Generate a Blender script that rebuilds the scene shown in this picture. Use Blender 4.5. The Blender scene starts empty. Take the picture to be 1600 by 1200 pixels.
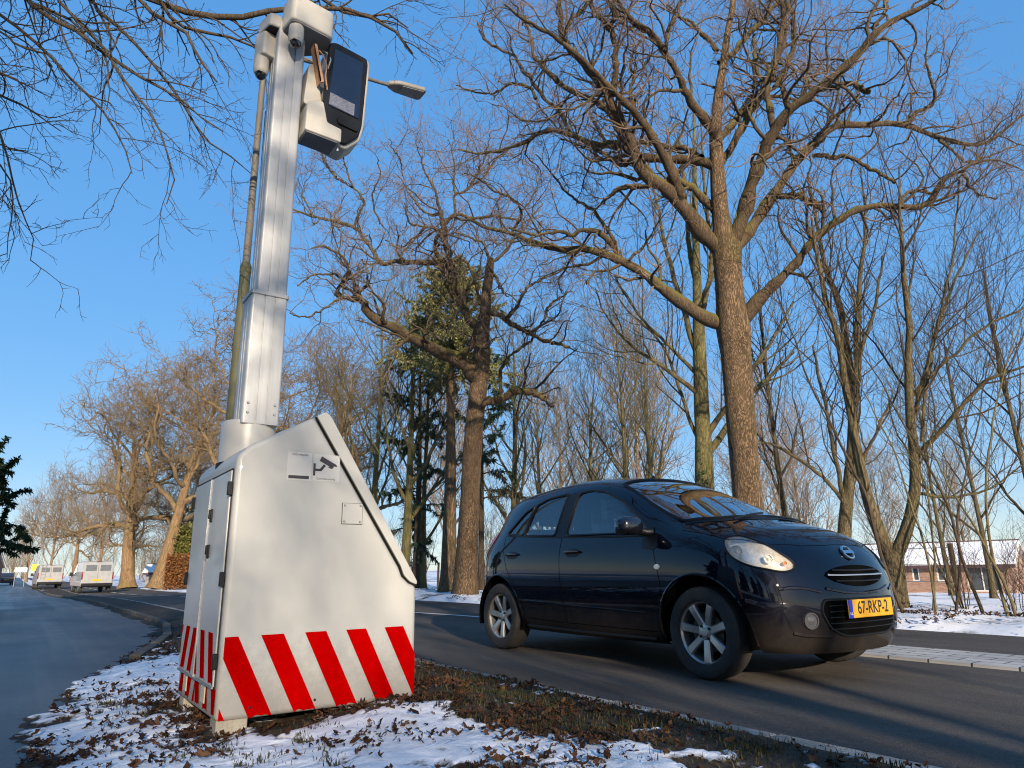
import bpy, bmesh, math, random
import numpy as np
from mathutils import Vector, Matrix
from mathutils.bvhtree import BVHTree
from mathutils.geometry import delaunay_2d_cdt

C = bpy.context.scene
COL = C.collection
R = math.radians

# ------------------------------------------------------------------ camera
CAM_H = 0.727
YAW, PITCH, ROLL, FPX = R(34.546), 0.25924, -0.01511, 1087.15
fh = Vector((math.sin(YAW), math.cos(YAW), 0)); rt0 = Vector((math.cos(YAW), -math.sin(YAW), 0))
fwd = fh * math.cos(PITCH) + Vector((0, 0, math.sin(PITCH)))
up0 = fh * -math.sin(PITCH) + Vector((0, 0, math.cos(PITCH)))
rt = rt0 * math.cos(ROLL) + up0 * math.sin(ROLL)
up = rt0 * -math.sin(ROLL) + up0 * math.cos(ROLL)
cd = bpy.data.cameras.new('camera'); cam = bpy.data.objects.new('camera', cd); COL.objects.link(cam)
cam.matrix_world = Matrix(((rt.x, up.x, -fwd.x, 0), (rt.y, up.y, -fwd.y, 0), (rt.z, up.z, -fwd.z, CAM_H), (0, 0, 0, 1)))
cd.sensor_width = 36; cd.lens = FPX / 1600 * 36; cd.clip_start = 0.05; cd.clip_end = 3000
C.camera = cam

# ------------------------------------------------------------------ world, sun, exposure
SUN_EL, SUN_AZ = R(16), R(198)          # compass: 0 = +Y, clockwise
w = bpy.data.worlds.new('World'); C.world = w; w.use_nodes = True
nt = w.node_tree; bg = nt.nodes['Background']
sky = nt.nodes.new('ShaderNodeTexSky'); sky.sky_type = 'NISHITA'; sky.sun_disc = False
sky.sun_elevation = SUN_EL; sky.sun_rotation = SUN_AZ; sky.air_density = 1.0; sky.dust_density = 0.3; sky.ozone_density = 6.0
ga = nt.nodes.new('ShaderNodeGamma'); ga.inputs[1].default_value = .25          # the phone's flat, saturated rendering of the sky
hs = nt.nodes.new('ShaderNodeHueSaturation'); hs.inputs['Saturation'].default_value = 1.6; hs.inputs['Value'].default_value = 1.7; hs.inputs['Hue'].default_value = .516
h2 = nt.nodes.new('ShaderNodeHueSaturation'); h2.inputs['Saturation'].default_value = 1.47; h2.inputs['Value'].default_value = 1.66; nt.links.new(hs.outputs[0], h2.inputs['Color'])
nt.links.new(sky.outputs[0], ga.inputs[0]); nt.links.new(ga.outputs[0], hs.inputs['Color']); nt.links.new(h2.outputs[0], bg.inputs[0]); bg.inputs[1].default_value = 0.125
sd = bpy.data.lights.new('sun', 'SUN'); sd.energy = 5.0; sd.angle = R(0.53); sd.color = (1.0, 0.85, 0.67)
sun = bpy.data.objects.new('sun', sd); COL.objects.link(sun)
tosun = Vector((math.sin(SUN_AZ) * math.cos(SUN_EL), math.cos(SUN_AZ) * math.cos(SUN_EL), math.sin(SUN_EL)))
sun.rotation_euler = tosun.to_track_quat('Z', 'Y').to_euler(); sun.location = (0, -5, 20)
C.view_settings.view_transform = 'Standard'; C.view_settings.look = 'None'; C.view_settings.gamma = 1
C.view_settings.use_curve_mapping = False; C.view_settings.exposure = 0.80
C.render.engine = 'CYCLES'
C.cycles.max_bounces = 6; C.cycles.diffuse_bounces = 2; C.cycles.glossy_bounces = 3; C.cycles.transparent_max_bounces = 12
C.cycles.use_denoising = True; C.cycles.pixel_filter_type = 'BLACKMAN_HARRIS'; C.cycles.filter_width = 1.1

def pray(px, py):
    d = rt * ((px - 800) / FPX) + up * ((600 - py) / FPX) + fwd
    return d
def at_r(px, py, r):
    d = pray(px, py); return Vector((0, 0, CAM_H)) + d * (r / math.hypot(d.x, d.y))
def at_depth(px, py, dep):
    return Vector((0, 0, CAM_H)) + pray(px, py) * dep

def sstep(t):
    t = np.clip(t, 0, 1); return t * t * (3 - 2 * t)
def far_edge(y): return np.interp(y, [-30, 14, 30, 50, 90, 200, 500], [8.3, 8.3, 8.0, 7.4, 7.3, 6.0, 4.0])
def near_edge(y): return np.interp(y, [-30, 16, 60, 200, 500], [2.7, 2.7, 2.75, 2.6, 2.2])
def path_edge(y): return np.interp(y, [-30, 0, 3.55, 5.36, 6.92, 8.81, 11.4, 21, 48, 80, 200, 500], [-.5, -.08, .14, .36, .77, 1.33, 1.72, 1.66, 1.32, 1.0, .6, .3])
def drop(y): return -0.30 * sstep((np.asarray(y, float) - 18) / 32)
def gz(x, y):
    x = np.asarray(x, float); y = np.asarray(y, float)
    return drop(y) - 1.25 * sstep((x - 12) / 34) * sstep((70 - y) / 40)
def gp(px, r, py=920):
    p = at_r(px, py, r); return Vector((p.x, p.y, float(gz(p.x, p.y))))

# ------------------------------------------------------------------ noise
def _hash(ix, iy, s):
    h = (ix * 374761393 + iy * 668265263 + s * 1442695041) & 0xffffffff
    h = ((h ^ (h >> 13)) * 1274126177) & 0xffffffff
    return ((h ^ (h >> 16)) & 0xffff) / 65535.0
def vnoise(x, y, s=0):
    x = np.asarray(x, float); y = np.asarray(y, float)
    ix = np.floor(x).astype(np.int64); iy = np.floor(y).astype(np.int64)
    fx = x - ix; fy = y - iy; fx = fx * fx * (3 - 2 * fx); fy = fy * fy * (3 - 2 * fy)
    a = _hash(ix, iy, s); b = _hash(ix + 1, iy, s); c = _hash(ix, iy + 1, s); d = _hash(ix + 1, iy + 1, s)
    return (a * (1 - fx) + b * fx) * (1 - fy) + (c * (1 - fx) + d * fx) * fy
def fbm(x, y, s=0, o=4):
    v = 0; a = .5; t = 0
    for k in range(o):
        v = v + a * vnoise(x * 2 ** k, y * 2 ** k, s + k * 7); t += a; a *= .5
    return v / t

# ------------------------------------------------------------------ materials
def newmat(name):
    m = bpy.data.materials.new(name); m.use_nodes = True
    return m, m.node_tree, m.node_tree.nodes['Principled BSDF']
def pmat(name, col, rough=.5, metal=0., var=.15, scale=6, bump=0., bscale=40, coat=0., spec=.5, col2=None, stretch=(1, 1, 1), detail=5, rvar=0.):
    m, t, b = newmat(name)
    tc = t.nodes.new('ShaderNodeTexCoord'); mp = t.nodes.new('ShaderNodeMapping'); mp.inputs['Scale'].default_value = stretch
    t.links.new(tc.outputs['Object'], mp.inputs[0])
    n = t.nodes.new('ShaderNodeTexNoise'); n.inputs['Scale'].default_value = scale; n.inputs['Detail'].default_value = detail
    n.inputs['Roughness'].default_value = .65
    t.links.new(mp.outputs[0], n.inputs['Vector'])
    cr = t.nodes.new('ShaderNodeValToRGB')
    c2 = col2 or tuple(min(1, c * (1 + var)) for c in col); c1 = col if col2 else tuple(c * (1 - var) for c in col)
    cr.color_ramp.elements[0].color = (*c1, 1); cr.color_ramp.elements[1].color = (*c2, 1)
    cr.color_ramp.elements[0].position = .32; cr.color_ramp.elements[1].position = .68
    t.links.new(n.outputs['Fac'], cr.inputs[0]); t.links.new(cr.outputs[0], b.inputs['Base Color'])
    b.inputs['Roughness'].default_value = rough; b.inputs['Metallic'].default_value = metal
    b.inputs['Coat Weight'].default_value = coat; b.inputs['Coat Roughness'].default_value = .03
    b.inputs['Specular IOR Level'].default_value = spec
    if rvar:
        mr = t.nodes.new('ShaderNodeMapRange'); mr.inputs['To Min'].default_value = rough - rvar; mr.inputs['To Max'].default_value = rough + rvar
        mr.inputs['From Min'].default_value = .3; mr.inputs['From Max'].default_value = .7
        t.links.new(n.outputs['Fac'], mr.inputs[0]); t.links.new(mr.outputs[0], b.inputs['Roughness'])
    if bump:
        n2 = t.nodes.new('ShaderNodeTexNoise'); n2.inputs['Scale'].default_value = bscale; n2.inputs['Detail'].default_value = 6
        t.links.new(mp.outputs[0], n2.inputs['Vector'])
        bp = t.nodes.new('ShaderNodeBump'); bp.inputs['Strength'].default_value = bump; bp.inputs['Distance'].default_value = .02
        t.links.new(n2.outputs['Fac'], bp.inputs['Height']); t.links.new(bp.outputs[0], b.inputs['Normal'])
    return m
def glassmat(name, tint, ior=1.5, rough=.0, boost=.06):
    m = bpy.data.materials.new(name); m.use_nodes = True; t = m.node_tree; t.nodes.clear()
    o = t.nodes.new('ShaderNodeOutputMaterial'); mx = t.nodes.new('ShaderNodeMixShader')
    tr = t.nodes.new('ShaderNodeBsdfTransparent'); tr.inputs[0].default_value = (*tint, 1)
    gl = t.nodes.new('ShaderNodeBsdfGlossy'); gl.inputs['Roughness'].default_value = rough
    fr = t.nodes.new('ShaderNodeFresnel'); fr.inputs[0].default_value = ior
    ad = t.nodes.new('ShaderNodeMath'); ad.operation = 'ADD'; ad.inputs[1].default_value = boost; ad.use_clamp = True
    t.links.new(fr.outputs[0], ad.inputs[0]); t.links.new(ad.outputs[0], mx.inputs[0])
    t.links.new(tr.outputs[0], mx.inputs[1]); t.links.new(gl.outputs[0], mx.inputs[2]); t.links.new(mx.outputs[0], o.inputs[0])
    return m
def barkmat(name, c1, c2, moss, mossamt, vscale=9., bump=1., dist=.03):
    m, t, b = newmat(name)
    tc = t.nodes.new('ShaderNodeTexCoord'); mp = t.nodes.new('ShaderNodeMapping'); mp.inputs['Scale'].default_value = (1, 1, .16)
    t.links.new(tc.outputs['Object'], mp.inputs[0])
    mp.inputs['Scale'].default_value = (1, 1, .075)
    v = t.nodes.new('ShaderNodeTexNoise'); v.inputs['Scale'].default_value = vscale * 2.6; v.inputs['Detail'].default_value = 5; v.inputs['Distortion'].default_value = .12
    sb = t.nodes.new('ShaderNodeMath'); sb.operation = 'SUBTRACT'; sb.inputs[1].default_value = .5
    ab = t.nodes.new('ShaderNodeMath'); ab.operation = 'ABSOLUTE'
    n0 = t.nodes.new('ShaderNodeTexNoise'); n0.inputs['Scale'].default_value = vscale * .8; n0.inputs['Detail'].default_value = 4
    mv = t.nodes.new('ShaderNodeMixRGB'); mv.inputs[0].default_value = .05
    t.links.new(mp.outputs[0], mv.inputs[1]); t.links.new(n0.outputs['Color'], mv.inputs[2]); t.links.new(mp.outputs[0], n0.inputs['Vector'])
    t.links.new(mv.outputs[0], v.inputs['Vector']); t.links.new(v.outputs['Fac'], sb.inputs[0]); t.links.new(sb.outputs[0], ab.inputs[0])
    n = t.nodes.new('ShaderNodeTexNoise'); n.inputs['Scale'].default_value = 5; n.inputs['Detail'].default_value = 8; n.inputs['Roughness'].default_value = .7
    t.links.new(mp.outputs[0], n.inputs['Vector'])
    pw = t.nodes.new('ShaderNodeMath'); pw.operation = 'MULTIPLY'; pw.inputs[1].default_value = 11.0; pw.use_clamp = True
    t.links.new(ab.outputs[0], pw.inputs[0])
    ad = t.nodes.new('ShaderNodeMath'); ad.operation = 'MULTIPLY_ADD'; ad.inputs[1].default_value = .55
    t.links.new(pw.outputs[0], ad.inputs[0]); t.links.new(n.outputs['Fac'], ad.inputs[2])
    cr = t.nodes.new('ShaderNodeValToRGB'); cr.color_ramp.elements[0].color = (*c1, 1); cr.color_ramp.elements[1].color = (*c2, 1)
    cr.color_ramp.elements[0].position = .35; cr.color_ramp.elements[1].position = 1.0
    t.links.new(ad.outputs[0], cr.inputs[0])
    ge = t.nodes.new('ShaderNodeNewGeometry'); sx = t.nodes.new('ShaderNodeSeparateXYZ'); t.links.new(ge.outputs['Normal'], sx.inputs[0])
    n3 = t.nodes.new('ShaderNodeTexNoise'); n3.inputs['Scale'].default_value = 1.6; n3.inputs['Detail'].default_value = 5
    t.links.new(tc.outputs['Object'], n3.inputs['Vector'])
    ma = t.nodes.new('ShaderNodeMath'); ma.operation = 'MULTIPLY_ADD'; ma.inputs[1].default_value = .35; t.links.new(sx.outputs['Z'], ma.inputs[0]); t.links.new(n3.outputs['Fac'], ma.inputs[2])
    mr = t.nodes.new('ShaderNodeMapRange'); mr.inputs['From Min'].default_value = .5; mr.inputs['From Max'].default_value = .78; mr.inputs['To Max'].default_value = mossamt
    t.links.new(ma.outputs[0], mr.inputs[0])
    mx = t.nodes.new('ShaderNodeMixRGB'); mx.inputs[2].default_value = (*moss, 1)
    t.links.new(mr.outputs[0], mx.inputs[0]); t.links.new(cr.outputs[0], mx.inputs[1]); t.links.new(mx.outputs[0], b.inputs['Base Color'])
    b.inputs['Roughness'].default_value = .9; b.inputs['Specular IOR Level'].default_value = .2
    bp = t.nodes.new('ShaderNodeBump'); bp.inputs['Strength'].default_value = bump; bp.inputs['Distance'].default_value = dist
    t.links.new(ad.outputs[0], bp.inputs['Height']); t.links.new(bp.outputs[0], b.inputs['Normal'])
    return m

# ------------------------------------------------------------------ object helpers
def tag(o, label=None, cat=None, group=None, kind=None):
    if label: o['label'] = label
    if cat: o['category'] = cat
    if group: o['group'] = group
    if kind: o['kind'] = kind
    return o
def empty(name, loc=(0, 0, 0), rz=0):
    o = bpy.data.objects.new(name, None); COL.objects.link(o); o.location = loc; o.rotation_euler = (0, 0, rz); o.empty_display_size = .2
    return o
def link_mesh(name, me, mats, parent=None):
    o = bpy.data.objects.new(name, me); COL.objects.link(o)
    for m in (mats if isinstance(mats, (list, tuple)) else [mats]): me.materials.append(m)
    if parent: o.parent = parent
    return o
def np_mesh(name, V, F, smooth=True, mi=None):
    """V (n,3); F list of (m,k) arrays of equal-size faces"""
    me = bpy.data.meshes.new(name)
    V = np.asarray(V, np.float32); me.vertices.add(len(V)); me.vertices.foreach_set('co', V.ravel())
    Fs = [np.asarray(f, np.int32) for f in F if len(f)]
    nl = sum(f.size for f in Fs); nf = sum(len(f) for f in Fs)
    me.loops.add(nl); me.polygons.add(nf)
    me.loops.foreach_set('vertex_index', np.concatenate([f.ravel() for f in Fs]))
    ln = np.concatenate([np.full(len(f), f.shape[1], np.int32) for f in Fs]); st = np.concatenate([[0], np.cumsum(ln)[:-1]]).astype(np.int32)
    me.polygons.foreach_set('loop_start', st)
    me.polygons.foreach_set('use_smooth', np.full(nf, smooth))
    if mi is not None: me.polygons.foreach_set('material_index', np.asarray(mi, np.int32))
    me.update(calc_edges=True); me.validate()
    return me
class MB:
    def __init__(s): s.v = []; s.f = []; s.m = []; s.mi = 0; s.T = None
    def add(s, vs, fs):
        o = len(s.v)
        if s.T is not None: vs = [s.T @ Vector(p) for p in vs]
        s.v += [tuple(p) for p in vs]; s.f += [tuple(i + o for i in f) for f in fs]; s.m += [s.mi] * len(fs)
    def box(s, c, d, M=None):
        x, y, z = (k / 2 for k in d); c = Vector(c)
        vs = [Vector((sx * x, sy * y, sz * z)) for sz in (-1, 1) for sy in (-1, 1) for sx in (-1, 1)]
        if M is not None: vs = [M @ v for v in vs]
        s.add([v + c for v in vs], [(0, 2, 3, 1), (4, 5, 7, 6), (0, 1, 5, 4), (2, 6, 7, 3), (0, 4, 6, 2), (1, 3, 7, 5)])
    def prism(s, poly, a, b, f):
        """poly of 2D points, f(u,v,t)->3D; extruded t=a..b"""
        n = len(poly); vs = [f(u, v, a) for u, v in poly] + [f(u, v, b) for u, v in poly]
        s.add(vs, [tuple(range(n))[::-1], tuple(range(n, 2 * n))] + [(i, (i + 1) % n, n + (i + 1) % n, n + i) for i in range(n)])
    def tube(s, pts, r, n=8, caps=True):
        pts = [Vector(p) for p in pts]; rs = r if isinstance(r, (list, tuple)) else [r] * len(pts); vs = []
        ref = None
        for i, p in enumerate(pts):
            t = (pts[min(i + 1, len(pts) - 1)] - pts[max(i - 1, 0)]).normalized()
            if ref is None: ref = Vector((0, 0, 1)) if abs(t.z) < .9 else Vector((1, 0, 0))
            a = (ref - t * ref.dot(t)).normalized(); b = t.cross(a); ref = a
            vs += [p + (a * math.cos(2 * math.pi * k / n) + b * math.sin(2 * math.pi * k / n)) * rs[i] for k in range(n)]
        fs = [(i * n + k, i * n + (k + 1) % n, (i + 1) * n + (k + 1) % n, (i + 1) * n + k) for i in range(len(pts) - 1) for k in range(n)]
        if caps: fs += [tuple(range(n))[::-1], tuple((len(pts) - 1) * n + k for k in range(n))]
        s.add(vs, fs)
    def lathe(s, prof, o, ax, n=32, closed=False, caps=True):
        """prof list of (radius, height along ax)"""
        ax = Vector(ax).normalized(); ref = Vector((0, 0, 1)) if abs(ax.z) < .9 else Vector((1, 0, 0))
        a = (ref - ax * ref.dot(ax)).normalized(); b = ax.cross(a); o = Vector(o); vs = []
        for r, h in prof: vs += [o + ax * h + (a * math.cos(2 * math.pi * k / n) + b * math.sin(2 * math.pi * k / n)) * r for k in range(n)]
        m = len(prof); rng = range(m) if closed else range(m - 1)
        fs = [(i * n + k, i * n + (k + 1) % n, ((i + 1) % m) * n + (k + 1) % n, ((i + 1) % m) * n + k) for i in rng for k in range(n)]
        if not closed and caps:
            if prof[0][0] > 1e-5: fs.append(tuple(range(n))[::-1])
            if prof[-1][0] > 1e-5: fs.append(tuple((m - 1) * n + k for k in range(n)))
        s.add(vs, fs)
    def build(s, name, mats, parent=None, bevel=0, smooth=True, angle=35, seg=2):
        me = bpy.data.meshes.new(name); me.from_pydata(s.v, [], s.f); me.update()
        me.polygons.foreach_set('material_index', s.m)
        bm = bmesh.new(); bm.from_mesh(me); bmesh.ops.remove_doubles(bm, verts=bm.verts, dist=1e-6)
        bmesh.ops.recalc_face_normals(bm, faces=bm.faces); bm.to_mesh(me); bm.free()
        if smooth:
            me.polygons.foreach_set('use_smooth', [True] * len(me.polygons)); me.set_sharp_from_angle(angle=R(angle))
        o = link_mesh(name, me, mats, parent)
        if bevel:
            b = o.modifiers.new('bevel', 'BEVEL'); b.width = bevel; b.segments = seg; b.limit_method = 'ANGLE'; b.angle_limit = R(35)
        return o
def text_mesh(mb, txt, size, f, align='CENTER', depth=0.0, stretch=1.0, bold=0.0):
    cu = bpy.data.curves.new('txt', 'FONT'); cu.body = txt; cu.size = size; cu.align_x = align; cu.align_y = 'CENTER'; cu.offset = bold
    o = bpy.data.objects.new('txt', cu); COL.objects.link(o)
    me = o.evaluated_get(bpy.context.evaluated_depsgraph_get()).to_mesh()
    mb.add([f(v.co.x * stretch, v.co.y) for v in me.vertices], [tuple(p.vertices) for p in me.polygons])
    o.to_mesh_clear(); bpy.data.objects.remove(o); bpy.data.curves.remove(cu)
def cr_curve(pts, n, closed=False):
    """Catmull-Rom resample of (k,d) points to n points, uniform in arc length"""
    P = np.asarray(pts, float); k = len(P)
    if closed: Q = np.vstack([P[-1], P, P[0], P[1]]); m = k
    else: Q = np.vstack([2 * P[0] - P[1], P, 2 * P[-1] - P[-2]]); m = k - 1
    u = np.linspace(0, 1, 12, endpoint=False)[:, None]; out = []
    for i in range(m):
        a, b, c, d = Q[i], Q[i + 1], Q[i + 2], Q[i + 3]
        out.append(.5 * (2 * b + (c - a) * u + (2 * a - 5 * b + 4 * c - d) * u ** 2 + (3 * b - a - 3 * c + d) * u ** 3))
    D = np.vstack(out + ([P[:1]] if closed else [P[-1:]]))
    L = np.concatenate([[0], np.cumsum(np.linalg.norm(np.diff(D[:, :min(3, D.shape[1])], axis=0), axis=1))])
    s = np.linspace(0, L[-1], n + 1)[:-1] if closed else np.linspace(0, L[-1], n)
    return np.stack([np.interp(s, L, D[:, j]) for j in range(D.shape[1])], 1)
def copy_tree(o, parent=None):
    c = o.copy(); COL.objects.link(c); c.parent = parent
    for ch in list(o.children): copy_tree(ch, c)
    return c
# ================================================================== the ground
rng = np.random.default_rng(7)
def grid_mesh(name, X, Y, Z, mats, attr=None):
    ny, nx = X.shape; V = np.stack([X, Y, Z], -1).reshape(-1, 3)
    i = np.arange(nx * ny).reshape(ny, nx); F = np.stack([i[:-1, :-1], i[:-1, 1:], i[1:, 1:], i[1:, :-1]], -1).reshape(-1, 4)
    me = np_mesh(name, V, [F])
    if attr is not None:
        for k, a in attr.items():
            at = me.attributes.new(k, 'FLOAT', 'POINT'); at.data.foreach_set('value', np.asarray(a, np.float32).ravel())
    return link_mesh(name, me, mats)
def strip(name, ys, xl, xr, z, mats, nx=2, zf=None):
    """sheet between x=xl(y) and x=xr(y)"""
    t = np.linspace(0, 1, nx)[None, :]; y = np.asarray(ys, float)[:, None]
    X = xl(y) * (1 - t) + xr(y) * t; Y = np.broadcast_to(y, X.shape)
    Z = drop(Y) + z + (zf(X, Y) if zf else 0)
    return grid_mesh(name, X, Y, Z, mats)
YS = np.concatenate([np.linspace(-30, -2, 12), np.linspace(-1, 30, 94), np.linspace(31, 90, 60), np.linspace(95, 500, 40)])

def snowmat(name, soil1, soil2, attr):
    """snow where the attribute is high, leaf-strewn soil where low"""
    m, t, b = newmat(name)
    tc = t.nodes.new('ShaderNodeTexCoord')
    n = t.nodes.new('ShaderNodeTexNoise'); n.inputs['Scale'].default_value = 28; n.inputs['Detail'].default_value = 8; n.inputs['Roughness'].default_value = .7
    t.links.new(tc.outputs['Object'], n.inputs['Vector'])
    cr = t.nodes.new('ShaderNodeValToRGB'); cr.color_ramp.elements[0].color = (*soil1, 1); cr.color_ramp.elements[1].color = (*soil2, 1)
    cr.color_ramp.elements[0].position = .35; cr.color_ramp.elements[1].position = .7
    t.links.new(n.outputs['Fac'], cr.inputs[0])
    if attr:
        a = t.nodes.new('ShaderNodeAttribute'); a.attribute_name = 'snow'; src = a.outputs['Fac']
    else:
        a = t.nodes.new('ShaderNodeTexNoise'); a.inputs['Scale'].default_value = .55; a.inputs['Detail'].default_value = 9; a.inputs['Roughness'].default_value = .68
        t.links.new(tc.outputs['Object'], a.inputs['Vector']); src = a.outputs['Fac']
    ad = t.nodes.new('ShaderNodeMath'); ad.operation = 'MULTIPLY_ADD'; ad.inputs[1].default_value = .35 if attr else .12
    t.links.new(n.outputs['Fac'], ad.inputs[0]); t.links.new(src, ad.inputs[2])
    mr = t.nodes.new('ShaderNodeMapRange'); 
    mr.inputs['From Min'].default_value = .58 if attr else .44; mr.inputs['From Max'].default_value = .72 if attr else .53
    t.links.new(ad.outputs[0], mr.inputs[0])
    n2 = t.nodes.new('ShaderNodeTexNoise'); n2.inputs['Scale'].default_value = 7; n2.inputs['Detail'].default_value = 4
    t.links.new(tc.outputs['Object'], n2.inputs['Vector'])
    sc = t.nodes.new('ShaderNodeValToRGB'); sc.color_ramp.elements[0].color = (.66, .67, .69, 1); sc.color_ramp.elements[1].color = (.84, .84, .85, 1)
    t.links.new(n2.outputs['Fac'], sc.inputs[0])
    mx = t.nodes.new('ShaderNodeMixRGB'); t.links.new(mr.outputs[0], mx.inputs[0]); t.links.new(cr.outputs[0], mx.inputs[1]); t.links.new(sc.outputs[0], mx.inputs[2])
    t.links.new(mx.outputs[0], b.inputs['Base Color']); b.inputs['Roughness'].default_value = .8; b.inputs['Specular IOR Level'].default_value = .25
    bp = t.nodes.new('ShaderNodeBump'); bp.inputs['Strength'].default_value = .7; bp.inputs['Distance'].default_value = .025
    t.links.new(ad.outputs[0], bp.inputs['Height']); t.links.new(bp.outputs[0], b.inputs['Normal'])
    return m
M_snow = snowmat('snowy_ground', (.035, .026, .016), (.10, .075, .04), False)
M_verge = snowmat('snowy_verge', (.018, .013, .009), (.07, .05, .03), True)
def roadmat(name, c1, c2, rough, spec, rv, speck=.5, bump=.8):
    """asphalt: wheel-track bands along the road, patches, and stone grain"""
    m, t, b = newmat(name); tc = t.nodes.new('ShaderNodeTexCoord')
    def noise(sc, st, det=4, ro=.6):
        mp = t.nodes.new('ShaderNodeMapping'); mp.inputs['Scale'].default_value = st; t.links.new(tc.outputs['Object'], mp.inputs[0])
        n = t.nodes.new('ShaderNodeTexNoise'); n.inputs['Scale'].default_value = sc; n.inputs['Detail'].default_value = det; n.inputs['Roughness'].default_value = ro; t.links.new(mp.outputs[0], n.inputs['Vector']); return n.outputs['Fac']
    def math_(op, a, b_, clamp=False):
        n = t.nodes.new('ShaderNodeMath'); n.operation = op; n.use_clamp = clamp
        for k, q in enumerate((a, b_)):
            if isinstance(q, (int, float)): n.inputs[k].default_value = q
            else: t.links.new(q, n.inputs[k])
        return n.outputs[0]
    band = noise(1.7, (1, .02, 1)); patch_ = noise(.9, (1, .45, 1), 6); grain = noise(110, (1, 1, 1), 2, .8); grit = noise(34, (1, 1, 1), 4, .75)
    v = math_('ADD', math_('MULTIPLY', band, .55), math_('MULTIPLY', patch_, .6))
    cr = t.nodes.new('ShaderNodeValToRGB'); cr.color_ramp.elements[0].color = (*c1, 1); cr.color_ramp.elements[1].color = (*c2, 1); cr.color_ramp.elements[0].position = .42; cr.color_ramp.elements[1].position = .74
    t.links.new(v, cr.inputs[0])
    g_ = t.nodes.new('ShaderNodeMapRange'); g_.inputs['From Min'].default_value = .3; g_.inputs['From Max'].default_value = .7; g_.inputs['To Min'].default_value = 1 - speck; g_.inputs['To Max'].default_value = 1 + speck
    t.links.new(math_('ADD', math_('MULTIPLY', grain, .6), math_('MULTIPLY', grit, .4)), g_.inputs[0])
    mu = t.nodes.new('ShaderNodeMixRGB'); mu.blend_type = 'MULTIPLY'; mu.inputs[0].default_value = 1; t.links.new(cr.outputs[0], mu.inputs[1]); t.links.new(g_.outputs[0], mu.inputs[2]); t.links.new(mu.outputs[0], b.inputs['Base Color'])
    mr = t.nodes.new('ShaderNodeMapRange'); mr.inputs['From Min'].default_value = .4; mr.inputs['From Max'].default_value = .75; mr.inputs['To Min'].default_value = rough - rv; mr.inputs['To Max'].default_value = rough + rv
    t.links.new(v, mr.inputs[0]); t.links.new(mr.outputs[0], b.inputs['Roughness']); b.inputs['Specular IOR Level'].default_value = spec
    bp = t.nodes.new('ShaderNodeBump'); bp.inputs['Strength'].default_value = bump; bp.inputs['Distance'].default_value = .006
    t.links.new(math_('ADD', grain, math_('MULTIPLY', grit, .6)), bp.inputs['Height']); t.links.new(bp.outputs[0], b.inputs['Normal'])
    return m
M_road = roadmat('asphalt', (.050, .043, .037), (.125, .109, .094), .75, .15, .10, .62, 1.0)
M_path = roadmat('wet_asphalt', (.010, .011, .013), (.034, .037, .042), .42, .7, .13, .5, .7)
M_kerb = pmat('weathered_concrete', (.17, .15, .125), rough=.9, scale=9, bump=.5, bscale=70, col2=(.36, .33, .285))
M_white = pmat('road_paint', (.50, .49, .46), rough=.6, var=.1, scale=20, col2=(.74, .73, .70))

# ground: one sheet to the horizon
ax = np.concatenate([np.linspace(-260, -12, 24), np.linspace(-10, 8, 19), np.linspace(8.25, 30, 88), np.linspace(31, 70, 40), np.linspace(75, 600, 40)])
ay = np.concatenate([np.linspace(-200, -12, 20), np.linspace(-10, 40, 201), np.linspace(41, 100, 60), np.linspace(110, 900, 40)])
X, Y = np.meshgrid(ax, ay); fe = far_edge(Y)
tt = sstep((X - fe - .0) / .55) * (1 - .5 * sstep((X - fe - 2) / 4)) * sstep((60 - Y) / 20)
Z = gz(X, Y) - .045 + tt * (.10 + .22 * (fbm(X * 1.3, Y * 1.3, 3) - .35)) + np.where(X > fe + 1, .06 * (fbm(X * .6, Y * .6, 5) - .5), 0)
Z = np.where((X > -1) & (X < fe), np.minimum(Z, drop(Y) - .045), Z)
tag(grid_mesh('ground', X, Y, Z, M_snow), kind='structure')
# road and cycle path
tag(strip('road', YS, near_edge, far_edge, 0.0, M_road, 12), kind='structure')
tag(strip('path', YS, lambda y: path_edge(y) - 3.0, lambda y: path_edge(y) + .12, .012, M_path, 8,
          zf=lambda X, Y: .006 * (fbm(X * .8, Y * .5, 9) - .5)), kind='structure')
# near verge, raised, with patches of snow
yv = np.concatenate([np.linspace(-3, 1.5, 40), np.linspace(1.53, 6.5, 190), np.linspace(6.53, 12, 120), np.linspace(12.1, 90, 160)])
nx = 120
t = np.linspace(0, 1, nx)[None, :]; y = yv[:, None]
wob = .22 * (fbm(y * 2.6, y * 0, 21) - .5) + .16 * (fbm(y * 9, y * 0, 22) - .5) + .08 * (fbm(y * 31, y * 0, 24) - .5)
xl = path_edge(y) - .10 + wob; xr = near_edge(y) - .105 + .05 * (fbm(y * 3.1, y * 0, 23) - .6)
X = xl * (1 - t) + xr * t; Y = np.broadcast_to(y, X.shape)
edge = np.minimum(X - xl, 3.0)
kd = near_edge(Y) - X                                             # distance to the road edge
big = fbm(X * 1.5, Y * 1.5, 31, 3); mid = fbm(X * 7, Y * 7, 32, 4); fine = fbm(X * 26, Y * 26, 33, 3)
snow = .42 + .42 * (big - .5) + 1.15 * (mid - .5) + .65 * (fine - .5) + .5 * sstep((kd - .45 - .35 * sstep((Y - 1.9) / 1.4)) / .4) - .22
snow = snow + .10 * sstep((1.0 - X) / .4)
cabd = np.maximum(np.maximum(.75 - X, X - 1.69), np.maximum(3.33 - Y, Y - 4.2))     # ring of litter round the cabinet
snow = snow - .42 * sstep((.20 - cabd) / .18)
snow = snow - .5 * sstep((Y - 6.4) / 1.2) - .55 * sstep((.22 - edge) / .2)
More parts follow.
